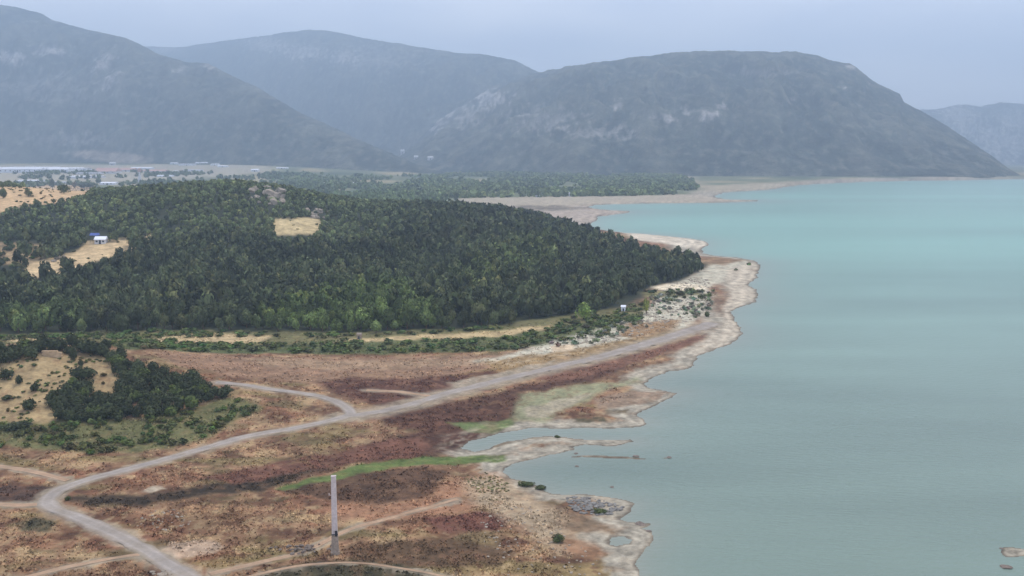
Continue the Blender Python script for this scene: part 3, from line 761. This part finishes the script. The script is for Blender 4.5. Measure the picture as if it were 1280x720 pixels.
# ---- shrubs on the knoll
SHRUB = (.042, .052, .022)
sh_me = [tri_mesh("foliage", *crown(np.random.default_rng(600 + k), 1, 1, 620, .125, lobes=10, base=.0, col=SHRUB)) for k in range(5)]
def shrub(x, y, wpx, hpx, label, group=None, tint=(1, 1, 1), cat="shrub", name="shrub", k=0, crowns=None):
    X, Y, Z = at(x, y)
    sc = FPX / math.hypot(Y, CAM_H - Z)
    return plant(name, X, Y, Z - .1, wpx / sc / 2 * 1.12, hpx / sc * 1.05, label, cat, group, tint, k, crowns or sh_me, "foliage", "stem")

for k, (x, y, w, h, lab) in enumerate([
    (8,474,20,15,"dark round shrub cut by the picture's left edge on the straw coloured knoll"),
    (24,480,11,12,"small dark round shrub on bare straw grass just right of the edge shrub"),
    (44,489,13,11,"small round shrub below the other two on the bare knoll slope"),
    (38,512,20,15,"broad dark shrub low on the bare front slope of the knoll"),
    (105,474,32,20,"big dark shrub standing on the knoll top beside the bare slope strip"),
    (92,450,11,14,"narrow upright dark shrub beside the ruined wall on the knoll"),
    (101,457,9,8,"tiny dark shrub just above the big shrub on the knoll top"),
    (11,499,16,6,"low olive green bush at the left edge of the knoll"),
    (26,537,32,11,"long flat dark bush at the front foot of the knoll"),
    (10,514,5,6,"tiny brown bush alone on the knoll's bare front slope"),
    (130,470,9,5,"small dry brown bush on the bare strip of the knoll"),
    (129,480,6,4,"tiny brown tuft bush lower on the bare strip of the knoll"),
    ]):
    dry = "brown" in lab
    shrub(x, y, w, h, lab, tint=(2.2, 1.4, 1.2) if dry else (1, 1, 1), k=k)
K1 = [[(-40,440),(30,436),(75,430),(130,434),(160,442),(150,452),(130,446),(95,441),(60,439),(38,446),(20,453),(-40,458)],
      [(146,452),(172,456),(205,466),(240,474),(262,484),(281,494),(272,500),(244,498),(242,510),(215,518),(176,522),(150,520),(148,500),(152,478)],
      [(62,500),(78,492),(92,482),(112,482),(118,494),(146,503),(158,520),(140,527),(108,525),(78,527),(66,514)]]
K1L = ["dark green shrub in the row along the back crest of the knoll", "dark green rounded shrub massed on the right flank of the knoll", "dark green shrub massed on the front slope of the knoll below the big shrub"]
K1G = ["shrubs along the back crest of the knoll", "shrubs massed on the right flank of the knoll", "shrubs massed on the knoll's front slope"]
cnt = 0
for P, lab, grp in zip(K1, K1L, K1G):
    pts = []
    a = np.array(P, float); lo, hi = a.min(0), a.max(0)
    for _ in range(2400):
        x, y = random.uniform(lo[0], hi[0]), random.uniform(lo[1], hi[1])
        if not in_px(P, np.array([x]), np.array([y]))[0]: continue
        if any(((x - p) / 12) ** 2 + ((y - q) / 5.2) ** 2 < 1 for p, q in pts): continue
        pts.append((x, y))
    for x, y in pts:
        f = random.uniform(.8, 1.25); lt = random.random() < .16
        shrub(x, y + 2, 20 * f, 15 * f, lab, grp, (1.9, 2.0, 1.3) if lt else tuple(np.array((1, 1, 1)) * random.uniform(.75, 1.3)), k=cnt); cnt += 1

# ---- low scrub, hedge bands, reeds (nobody could count them)
def undergrowth(name, polys, spacing, R0, H0, tint, thr, seed, ntri=60, lf=.32, var=.3):
    XX, YY = [], []
    r = np.random.default_rng(seed)
    for P in polys:
        Wd = world(P); lo, hi = Wd.min(0), Wd.max(0)
        a, b = np.meshgrid(np.arange(lo[0], hi[0], spacing), np.arange(lo[1], hi[1], spacing))
        a = (a + r.uniform(-.5, .5, a.shape) * spacing).ravel(); b = (b + r.uniform(-.5, .5, b.shape) * spacing).ravel()
        k = (seg_sdf(Wd, a + 2 * fbm(a / 9, b / 9, seed, 2), b + 3 * fbm(a / 9 + 7, b / 9, seed, 2)) < 0) & (fbm(a / 13, b / 13, seed + 3, 3) + .15 * r.normal(size=len(a)) > thr)
        XX.append(a[k]); YY.append(b[k])
    X, Y = np.concatenate(XX), np.concatenate(YY); Z = terrain(X, Y)
    sc = r.uniform(.6, 1.35, len(X))
    kd = [crown(np.random.default_rng(seed + 10 + q), 1, 1, ntri, lf, lobes=6, base=0, col=SHRUB, var=.4) for q in range(6)]
    t = np.array(tint)[None] * (1 + .35 * fbm(X / 12, Y / 12, seed + 7, 2) + var * .6 * r.normal(size=len(X)))[:, None].clip(.35, 2.2)
    t = t * (1 + .12 * r.normal(size=(len(X), 3)))
    return tag(joined(name, kd, X, Y, Z - .05, R0 * sc, H0 * sc, t, r), kind="stuff")
undergrowth("undergrowth", [[(-40,534),(60,530),(90,522),(170,523),(248,508),(290,496),(332,508),(300,522),(262,546),(210,562),(120,568),(60,560),(-40,556)]], 1.7, 1.1, 1.1, (1.75, 1.75, 1.2), .0, 21, 70, .26)
undergrowth("undergrowth", [[(120,432),(180,428),(350,431),(430,429),(560,425),(650,419),(720,405),(800,393),(812,403),(745,424),(650,437),(560,440),(440,442),(330,440),(180,436)],
   [(-60,424),(90,418),(200,413),(340,416),(430,419),(560,414),(640,408),(640,411),(430,424),(340,420),(140,424),(-60,428)]], 3.2, 1.9, 1.4, (2.0, 2.1, 1.4), -.24, 22, 50, .28)
undergrowth("undergrowth", [[(740,388),(800,378),(815,386),(800,400),(740,412),(690,420),(700,405)],[(820,366),(890,364),(930,330),(940,328),(900,350),(885,372),(850,380),(815,376)],[(800,365),(860,362),(890,368),(840,372)]], 4.2, 1.8, 1.5, (2.2, 2.2, 1.7), .0, 24, 40, .36)
undergrowth("dead_brush", [[(815,370),(860,366),(895,362),(890,385),(872,398),(830,396),(812,385)],[(690,427),(760,409),(800,399),(808,410),(740,429),(690,438)]], 3.0, 1.1, 1.2, (5.0, 4.3, 6.4), -.02, 25, 40, .36)
undergrowth("undergrowth", [[(-60,300),(30,304),(64,309),(60,322),(30,336),(-60,336)]], 5, 2.4, 2.4, (1.7, 1.7, 1.5), -.05, 26, 46, .36)
undergrowth("undergrowth", [[(575,600),(600,585),(622,592),(640,610),(650,626),(640,634),(612,628),(590,612)]], 0.75, .34, .20, (3.6, 2.6, 2.2), .10, 27, 24, .40)

undergrowth("undergrowth", [[(0,234),(75,231),(120,232),(72,250),(12,260)],[(26,346),(38,330),(90,318),(108,304),(190,297),(186,306),(115,323)],[(338,292),(345,276),(396,274),(402,284)]], 5.0, 1.1, .9, (2.2, 1.9, 1.4), .16, 28, 30, .4)
undergrowth("undergrowth", [[(-20,470),(20,452),(90,446),(130,448),(140,480),(90,478),(60,500),(30,528),(-20,530)]], 1.7, .6, .45, (2.2, 2.1, 1.4), .06, 30, 30, .4)
# dry grass and low thistle over the fields
def dry_scrub(N, seed):
    r = np.random.default_rng(seed)
    Y = 1 / r.uniform(1 / 470, 1 / 136, N * 4); X = r.uniform(-.56, .2, N * 4) * Y
    d = shore(X, Y)
    k = (d > 7 + Y * .01) & (seg_sdf(WOOD, X, Y) > 2) & (fbm(X / 6, Y / 9, seed, 3) + .25 * r.normal(size=len(X)) > .02)
    for q_ in FLATS: k &= seg_sdf(q_, X, Y) > 0
    for P, w in [(R_W, 3.4), (C_W, 6.5), (B_W, 2.8)] + [(a, b * 1.0) for a, b in T_W]:
        k &= line_dist(P, X, Y) > w
    X, Y, d = X[k][:N], Y[k][:N], d[k][:N]
    Z = terrain(X, Y, d); C = ground_colour(X, Y, d)
    n = len(X)
    C = C * r.choice([1.0, 1.3, 1.6, 1.9, 2.2], n, p=[.12, .23, .30, .22, .13])[:, None]
    H = r.uniform(.06, .30, n) ** 1.0 * (.8 + Y / 500); Wd = H * r.uniform(1.2, 2.4, n)
    B = 4
    ang = r.uniform(0, 6.283, (n, B)); ln = r.uniform(.3, 1.0, (n, B))
    ca, sa = np.cos(ang), np.sin(ang)
    bx_, by_ = X[:, None] + ca * Wd[:, None] * .5, Y[:, None] + sa * Wd[:, None] * .5
    w2 = Wd[:, None] * .45
    p0 = np.stack([bx_ - sa * w2, by_ + ca * w2, np.repeat(Z[:, None] - .05, B, 1)], -1)
    p1 = np.stack([bx_ + sa * w2, by_ - ca * w2, np.repeat(Z[:, None] - .05, B, 1)], -1)
    p2 = np.stack([X[:, None] + ca * Wd[:, None] * .2 * ln, Y[:, None] + sa * Wd[:, None] * .2 * ln, Z[:, None] + H[:, None] * (.5 + .5 * ln)], -1)
    V = np.stack([p0, p1, p2], 2).reshape(-1, 3)
    Cc = np.repeat(C, B * 3, 0) * r.uniform(.85, 1.15, (len(V), 1))
    return tag(link("dry_grass", tri_mesh("dry_grass", V, Cc)), kind="stuff")
dry_scrub(32000, 55)

# ---- trees and bushes that stand alone
pale_k = dict(cat="tree", name="broadleaf_tree", crowns=hi_me)
shrub(730,399,20,22,"bright green rounded tree at the edge of the dark wood near the white hut", tint=(2.6, 3.0, 1.6), k=1, **pale_k)
shrub(808,392,9,20,"pale yellow green slender tree at the wood's right end above the stony shore", tint=(4.2, 3.8, 2.2), k=2, **pale_k)
shrub(571,252,7,12,"dark upright tree alone on the pale flat beyond the wooded hill", tint=(1.2, 1.2, 1.3), k=3, **pale_k)
shrub(592,260,8,6,"low dark round tree right of the upright tree on the pale flat", tint=(1.2, 1.2, 1.3), k=4, **pale_k)
shrub(553,255,9,6,"small dark bushy tree left of the upright tree on the pale flat", tint=(1.2, 1.2, 1.3), k=5, **pale_k)
shrub(606,391,13,14,"grey leaved tree with pale bark among the dark pines", tint=(4.0, 4.2, 3.8), k=2, **pale_k)
for k, (x, y, w, h, lab) in enumerate([(66,236,8,13,"dark upright tree against the pale field on the far left hilltop"), (80,242,14,12,"broad green tree at the right end of the pale hilltop field"),
    (93,236,7,9,"small brownish tree between the green tree and the hedge on the hilltop"), (35,245,7,8,"round brown bush in the middle of the pale hilltop field"),
    (51,243,4,4,"tiny dark bush in the pale hilltop field right of the brown bush"), (4,248,12,13,"dark tree at the left end of the pale hilltop field"), (112,236,28,10,"wide green thicket at the hilltop above the maquis")]):
    shrub(x, y, w, h, lab, tint=(2.0, 1.3, 1.2) if "brown" in lab else (1.2, 1.2, 1.1), k=k, cat="tree", name="hilltop_tree", crowns=hi_me)
for k, (x, y, w, h, lab) in enumerate([(658,607,22,6,"dark olive bush at the lagoon's lower rim"), (676,611,18,5,"second dark bush right beside the olive bush at the lagoon rim"),
    (748,641,20,6,"dark green low bush behind the grey stones on the point"), (697,677,16,11,"green bush on the brown field near the small pond"), (697,547,8,4,"small dark bush on the mud spit"),
    (85,625,9,6,"black bush in the bend of the gravel road"), (448,411,8,7,"dark bush behind the tiny stone hut"),
    (884,396,9,7,"dark bush above the causeway end")]):
    shrub(x, y, w, h, lab, tint=(1.5, 1.5, 1.2), k=k)

# ------------------------------------------------------------------ rocks
def rock_mesh(seed, n=2):
    import bmesh
    r = np.random.default_rng(seed); bm = bmesh.new(); bmesh.ops.create_icosphere(bm, subdivisions=n, radius=1)
    pl = r.normal(size=(7, 3)); pl /= np.linalg.norm(pl, axis=1)[:, None]
    for v in bm.verts:
        p = np.array(v.co)
        for q in pl:
            dd = p @ q
            if dd > .62: p = p - q * (dd - .62) * .85
        v.co = p * (1 + .10 * r.normal())
    me = bpy.data.meshes.new("rock"); bm.to_mesh(me); bm.free(); me.materials.append(M_ROCK); return me
rk = [rock_mesh(900 + k) for k in range(6)]
rk_s = [m.copy() for m in rk]
for m_ in rk_s: m_.materials[0] = M_STONE

def rock_into(parent, name, meshes, X, Y, Z, s, flatn=.7):
    o = link(name, random.choice(meshes), parent); o.location = (X, Y, Z)
    o.scale = (s * random.uniform(.8, 1.3), s * random.uniform(.7, 1.1), s * random.uniform(.6, 1.1) * flatn); o.rotation_euler = (random.uniform(-.3, .3), random.uniform(-.3, .3), random.uniform(0, 6.28))
    return o

def outcrop(label, pts, s0, name="rock_outcrop"):
    cx, cy, cz = at(*pts[0][:2])
    e = empty(name, (cx, cy, cz), label, "rocks")
    for p in pts:
        X, Y, Z = at(p[0], p[1]); s = s0 * (p[2] if len(p) > 2 else 1)
        rock_into(e, "rock", rk, X - cx, Y - cy, Z - cz + s * .25, s, 1.0)
    return e
rr = random.Random(4)
outcrop("pale limestone outcrop near the crest of the wooded hill above the tan clearing",
        [(338,246,2.0),(347,248,1.8),(351,242,1.5)] + [(rr.uniform(312,356), rr.uniform(236,258), rr.uniform(.6,1.3)) for _ in range(26)], 2.6)
outcrop("smaller grey rock outcrop just above the right end of the tan clearing",
        [(393,270,1.5),(399,266,1.3)] + [(rr.uniform(383,412), rr.uniform(262,273), rr.uniform(.5,1.1)) for _ in range(14)], 2.2)
outcrop("scattered pale rocks by the earth track on the left slope of the wooded hill",
        [(72,324,1.0)] + [(rr.uniform(66,80), rr.uniform(320,328), rr.uniform(.5,.9)) for _ in range(7)], 1.6)
# stones at the water
for x, y, w, lab in [(720,567,7,"dark boulder at the shore end of the thin sandbar"), (721,583,7,"dark stone awash in the lagoon below the sandbar"), (765,609,7,"flat dark rock awash in the middle of the lagoon"),
    (1258,709,15,"flat dark rock awash off the small sand shoal"), (1252,686,6,"dark rock at the left tip of the small sand shoal"), (800,655,16,"flat dark rock ledge at the tip of the lower point"),
    (811,664,8,"small dark rock below the ledge on the lower point"), (836,572,8,"dark stone awash past the end of the sandbar"), (795,570.5,9,"brown rock lying on the middle of the thin sandbar")]:
    X, Y = map(float, flat(x, y)); s = w / (FPX / Y) / 2
    o = link("rock", random.choice(rk_s)); o.location = (X, Y, .02); o.scale = (s, s * 1.3, s * .28); o.rotation_euler = (0, 0, random.uniform(-.3, .3))
    tag(o, lab, "rock")
def stones(name, poly, N, s, flatn, ms, seed, lift=.2):
    r = np.random.default_rng(seed); Wd = world(poly); lo, hi = Wd.min(0), Wd.max(0); Vs, Fs, k = [], [], 0
    X = r.uniform(lo[0], hi[0], N * 4); Y = r.uniform(lo[1], hi[1], N * 4); m = seg_sdf(Wd, X, Y) < 0; X, Y = X[m][:N], Y[m][:N]; Z = terrain(X, Y)
    ico = [np.array([v.co for v in b.vertices]) for b in ms]; fc = [np.array([list(p.vertices) for p in b.polygons]) for b in ms]
    for x, y, z in zip(X, Y, Z):
        q = r.integers(0, len(ms)); t = s * r.uniform(.5, 1.6); a = r.uniform(0, 6.28); v = ico[q] * (t, t, t * flatn)
        v = np.column_stack([v[:, 0] * math.cos(a) - v[:, 1] * math.sin(a) + x, v[:, 0] * math.sin(a) + v[:, 1] * math.cos(a) + y, v[:, 2] + z + t * lift * flatn]); Vs.append(v); Fs.append(fc[q] + k); k += len(v)
    return tag(link(name, mesh_np(name, np.concatenate(Vs), np.concatenate(Fs), ms[0].materials[0], None, smooth=False)), kind="stuff")
lowr = [rock_mesh(950 + k, 1) for k in range(4)]
M_GREYST = mottled("grey_shore_stone", lin(118, 116, 112), .4, 1.4, .9, .3)
lowg = [m_.copy() for m_ in lowr]
for m_ in lowg: m_.materials[0] = M_GREYST
stones("shore_stones", [(708,622),(735,622),(765,628),(780,634),(770,642),(735,645),(712,640)], 170, .42, .45, lowg, 3)
stones("cape_stones", [(690,425),(760,408),(800,394),(820,374),(835,356),(868,346),(890,350),(884,362),(893,380),(872,399),(800,420),(740,432)], 620, .5, .5, lowr, 4)
stones("field_stones", [(175,640),(230,636),(240,656),(190,668),(165,656)], 60, .2, .7, lowr, 5)
stones("field_stones", [(190,715),(215,712),(222,722),(195,728)], 40, .3, .7, lowr, 6)
stones("beach_stones", [(600,640),(660,625),(700,660),(740,690),(760,725),(640,725),(600,690)], 160, .2, .6, lowr, 8)

# stone heap at the pole
cx, cy, cz = at(378, 688)
heap = empty("stone_heap", (cx, cy, cz), "heap of rough grey stones lying left of the concrete pole's foot", "stone heap")
for k in range(34):
    a = random.gauss(0, 1.6); b = random.gauss(0, 1.1); X, Y = cx + a, cy + b
    h = max(0, .7 - .25 * (abs(a) + abs(b)))
    rock_into(heap, "stone", rk_s, a, b, float(terrain(np.array([X]), np.array([Y]))[0]) - cz + random.uniform(.05, .2 + h), random.uniform(.22, .48))

# ------------------------------------------------------------------ the concrete pole
px_, py_, pz_ = at(419, 692)
pole = empty("concrete_pole", (px_, py_, pz_), "tall pale square concrete pole standing alone in the dry field", "pole", rz=.12)
H = 95.5 / (FPX / math.hypot(py_, CAM_H - pz_)) * 1.01
hf = H * .245
b = MB(); b.frustum(.58, .54, -.4, .46, .43, hf); b.build("footing", M_CONC2, pole)
b = MB(); b.frustum(.70, .66, -.4, .63, .60, .45); b.build("plinth", M_CONC2, pole)
z = hf + .02; nseg = 9; seg = (H - hf - .02) / nseg
for k in range(nseg):
    w0 = .42 - .07 * k / nseg; w1 = .42 - .07 * (k + 1) / nseg
    b = MB(); b.frustum(w0, w0 * .8, z, w1 + .005, (w1 + .005) * .8, z + seg - .05); b.frustum(w1 - .03, w1 * .8 - .03, z + seg - .05, w1 - .03, w1 * .8 - .03, z + seg + .001)
    b.build("shaft_block", M_CONC, pole); z += seg
b = MB(); b.frustum(.38, .31, H, .37, .30, H + .10); b.build("cap", M_CONC, pole)
b = MB(); b.box(.05, .40, -.47, -.36, hf - .1, hf + .75); b.build("switch_box", M_IRON, pole)
b = MB(); b.box(-.46, .46, -.44, .44, hf + .10, hf + .24); b.build("band", M_IRON, pole)
b = MB(); b.tube((-.35, 0, H * .76), (-.72, 0, H * .76), .05, .04); b.tube((-.70, 0, H * .76), (-.70, 0, H * .76 + .3), .08, .06); b.build("insulator", M_CONC, pole)

# ------------------------------------------------------------------ buildings
def shed(x, y, wpx, hpx, depth, label, cat="building", name="shed", wall=M_SHEET, roof=M_SHEET, pitch=.35, bays=1, rz=0.0, windows=0, group=None):
    X, Y, Z = at(x, y); sc = FPX / math.hypot(Y, CAM_H - Z); L = wpx / sc; Ht = hpx / sc; eh = Ht * (1 - pitch)
    e = empty(name, (X, Y, Z - .2), label, cat, group, rz)
    b = MB(); b.box(-L / 2, L / 2, 0, depth, -.5, eh); b.build("wall", wall, e)
    dk = depth / bays
    for k in range(bays):
        b = MB(); b.gable(-L / 2 - .4, L / 2 + .4, k * dk - (.4 if k == 0 else 0), (k + 1) * dk + (.4 if k == bays - 1 else -.02), eh + .02, Ht); b.build("roof", roof, e)
    nw = windows or max(2, int(L / 12))
    dw_ = min(3.5, L * .16)
    b = MB(); b.box(-dw_ / 2, dw_ / 2, -.12, .1, -.2, eh * .75); b.build("door", M_GLASS, e)
    for k in range(min(nw, 10)):
        cxw = (k + .5) / min(nw, 10) * L - L / 2
        if abs(cxw) < dw_ * .8: continue
        b = MB(); b.box(cxw - min(1.2, L * .07), cxw + min(1.2, L * .07), -.10, .1, eh * .45, eh * .78); b.build("window", M_GLASS, e)
    return e
shed(22,216,60,7,120,"long white greenhouse block at the left edge of the far plain", name="greenhouse", cat="greenhouse", bays=6)
shed(62,215.5,46,6,110,"white greenhouse block right of the long one on the far plain", name="greenhouse", cat="greenhouse", bays=5)
shed(36,227,30,2.2,30,"low white shed between dark trees below the greenhouses", name="shed")
shed(95,214,26,4.5,40,"grey roofed factory hall right of the white greenhouses", name="factory_hall", roof=M_GREYROOF, cat="factory")
shed(131,217,27,7,45,"red roofed hall among white sheds on the far plain", name="hall", roof=M_TILE, wall=M_WHITE, pitch=.6)
shed(97,223,26,3.4,30,"long white low shed in front of the grey factory hall", name="shed")
shed(116,222.5,20,3,30,"white shed directly right of the long low one", name="shed")
shed(134,231,19,3.6,22,"white flat shed nearest the wooded hill on the far plain", name="shed")
shed(157,214.5,20,4.5,30,"pale shed with red roof right of the red hall", name="shed", roof=M_TILE, wall=M_WHITE, pitch=.5)
shed(176,211.5,26,2.6,30,"long white shed behind the pale red roofed one on the far plain", name="shed")
shed(110,218,30,2.6,26,"pale shed between the grey hall and the long low shed", name="shed", wall=M_WHITE, roof=M_GREYROOF)
shed(205,221,18,2.4,22,"white low shed right of the white tower", name="shed")
shed(240,214,22,2.2,24,"grey roofed shed on the plain below the hillside row", name="shed", roof=M_GREYROOF)
shed(352,211,14,2,20,"white shed farthest right at the mountain foot", name="shed")
shed(70,229,24,2,22,"pale low shed right of the one between the dark trees", name="shed", wall=M_WHITE, roof=M_GREYROOF)
shed(192,215,28,3,30,"long pale pink roofed shed right of the water tower", name="shed", roof=M_TILE, wall=M_WHITE, pitch=.6)
shed(219,218,6,5,15,"small white house beside the long pink roofed shed", name="house", wall=M_WHITE, roof=M_WHITE)
shed(140,206.5,7,4,14,"white house below the bare strip on the mountain foot", name="house", wall=M_WHITE, roof=M_WHITE)
shed(217,205.5,9,2.4,16,"tiny white roofed house at the left end of the hillside sheds", name="house")
shed(233,207,20,2.6,24,"grey white shed in the middle of the hillside row", name="shed", roof=M_GREYROOF)
shed(253,205.5,18,2.8,24,"bright white shed in the hillside row", name="shed")
shed(268,207,10,2.4,20,"short white shed right of the bright one in the hillside row", name="shed")
shed(278,209,12,2.2,20,"last white shed at the right end of the hillside row", name="shed")
shed(318,214.5,9,3.5,20,"white shed at the plain's edge right of the hillside row", name="shed")
shed(420,231,44,2.6,40,"long white greenhouse behind the right shoulder of the wooded hill", name="greenhouse", cat="greenhouse", bays=2)
shed(395,230.5,10,2.4,20,"short white shed at the left end of the long greenhouse", name="shed")
shed(672,246.5,5,3,10,"small pale house at the water side of the far wood", name="house", wall=M_WHITE, roof=M_GREYROOF)
shed(715,245.5,7,5,12,"small pale house where the far wood meets the beach", name="house", wall=M_WHITE, roof=M_GREYROOF)

# hamlet on the mountain foot: sits on the mountain's own surface
dg = bpy.context.evaluated_depsgraph_get()
for x, y, w, h, lab in ((503,193,5,6,"white house highest left of three at the foot of the far mountain"), (520,199,5,4.5,"white house in the middle of three at the foot of the far mountain"), (538,200,7,4.5,"pale house at the right of three at the foot of the far mountain")):
    from mathutils import Vector
    dx, dy, dz = [float(q) for q in ray(x, y)]
    ok, loc, nrm, _i, ob, _m = S.ray_cast(dg, Vector((0, 0, CAM_H)) + Vector((dx, dy, dz)).normalized() * 1500, Vector((dx, dy, dz)).normalized())
    sc = FPX / loc.y; L, Ht = w / sc, h / sc
    e = empty("house", tuple(loc), lab, "house")
    b = MB(); b.box(-L / 2, L / 2, -1, 12, -6, Ht * .7); b.build("wall", M_WHITE, e)
    b = MB(); b.gable(-L / 2 - .5, L / 2 + .5, -1.5, 12.5, Ht * .7 + .02, Ht); b.build("roof", M_WHITE, e)
    b = MB(); b.box(-1.2, 1.2, -1.1, -.9, .2, Ht * .45); b.build("door", M_GLASS, e)

# water tower on the plain
X, Y, Z = at(175, 228); sc = FPX / Y
tw = empty("water_tower", (X, Y, Z), "slender white tower with a red tank rising behind the wooded hill", "tower")
hh = 17 / sc
b = MB(); b.frustum(2.2 / sc, 2.2 / sc, -1, 1.2 / sc, 1.2 / sc, hh * .55); b.build("base", M_WHITE, tw)
b = MB(); b.tube((0, 0, hh * .55), (0, 0, hh * .78), 1.1 / sc, 1.1 / sc, 10); b.build("shaft", M_WHITE, tw)
b = MB(); b.tube((0, 0, hh * .78), (0, 0, hh * .98), 2.4 / sc, 2.4 / sc, 12); b.tube((0, 0, hh * .98), (0, 0, hh * 1.03), 2.4 / sc, .6 / sc, 12); b.build("tank", M_TILE, tw)

# farm house with a tarpaulin on the hill, white hut, stone hut, ruined wall
X, Y, Z = at(125, 305); sc = FPX / Y
fh = empty("farm_house", (X, Y, Z), "low white roofed farm house by the earth track on the wooded hill", "house", rz=.1)
L = 13 / sc
b = MB(); b.box(-L / 2, L / 2, 0, 5, -.5, 2.2); b.build("wall", M_WHITE, fh)
b = MB(); b.gable(-L / 2 - .3, L / 2 + .3, -.4, 5.4, 2.22, 3.7); b.build("roof", M_SHEET, fh)
b = MB(); b.box(-.5, .5, -.06, .1, 0, 1.9); b.build("door", M_GLASS, fh)
for q in (-L * .3, L * .3):
    b = MB(); b.box(q - .5, q + .5, -.05, .1, .9, 1.7); b.build("window", M_GLASS, fh)
X, Y, Z = at(119, 302); sc = FPX / Y
tp = empty("shelter", (X, Y, Z), "small blue tarpaulin shelter behind the white roofed farm house", "shelter")
b = MB(); b.gable(-2.2, 2.2, -1.5, 1.5, 3.2, 4.4); b.build("canvas", M_BLUE, tp)
for q, w in ((-2, -1.3), (2, -1.3), (-2, 1.3), (2, 1.3)):
    b = MB(); b.tube((q, w, -.3), (q, w, 3.25), .08, .08); b.build("post", M_IRON, tp)

def hut(x, y, w, h, label, wall, roof, name="hut"):
    X, Y, Z = at(x, y); sc = FPX / Y; L, Ht = w / sc, h / sc
    e = empty(name, (X, Y, Z), label, "hut", rz=-.2)
    b = MB(); b.box(-L / 2, L / 2, 0, L, -.3, Ht * .75); b.build("wall", wall, e)
    b = MB(); b.gable(-L / 2 - .15, L / 2 + .15, -.15, L + .15, Ht * .75 + .01, Ht); b.build("roof", roof, e)
    b = MB(); b.box(-L * .16, L * .2, -.05, .1, 0, Ht * .48); b.build("door", M_GLASS, e)
    return e
hut(779,389,5.5,7.5,"small white hut at the edge of the wood above the shore", M_SHEET, M_SHEET)
hut(448.5,424,5,8,"tiny stone hut with dark doorway on the dry grass by the wood", M_CONC2, M_CONC2)

X, Y, Z = at(64, 446); sc = FPX / Y
wl_ = empty("ruined_wall", (X, Y, Z), "broken tan wall stub on the crest of the knoll", "wall")
for r_ in range(5):
    n_ = 6 if r_ < 4 else 5
    for k in range(n_):
        w = 24 / sc / 6; x0 = -12 / sc + k * w + (w * .3 if r_ % 2 else 0)
        b = MB(); q = random.uniform(-.06, .06); b.box(x0 + .02, x0 + w - .02, q, q + .7, r_ * .36 - .3, r_ * .36 + .03); b.build("stone", M_MUD, wl_)

# ------------------------------------------------------------------ air
b = MB(); b.box(-12600, 12600, -400, 9900, -4.6, 1080)
hz = b.build("haze", bpy.data.materials.new("haze_air"))
hm = hz.data.materials[0]; hm.use_nodes = True
hn, hl = hm.node_tree.nodes, hm.node_tree.links
hn.clear()
pv = hn.new("ShaderNodeVolumePrincipled"); pv.inputs["Density"].default_value = HAZE_DENSITY; pv.inputs["Color"].default_value = HAZE_COLOR; pv.inputs["Anisotropy"].default_value = 0.1
ho = hn.new("ShaderNodeOutputMaterial"); hl.new(pv.outputs["Volume"], ho.inputs["Volume"])
tag(hz, kind="stuff")
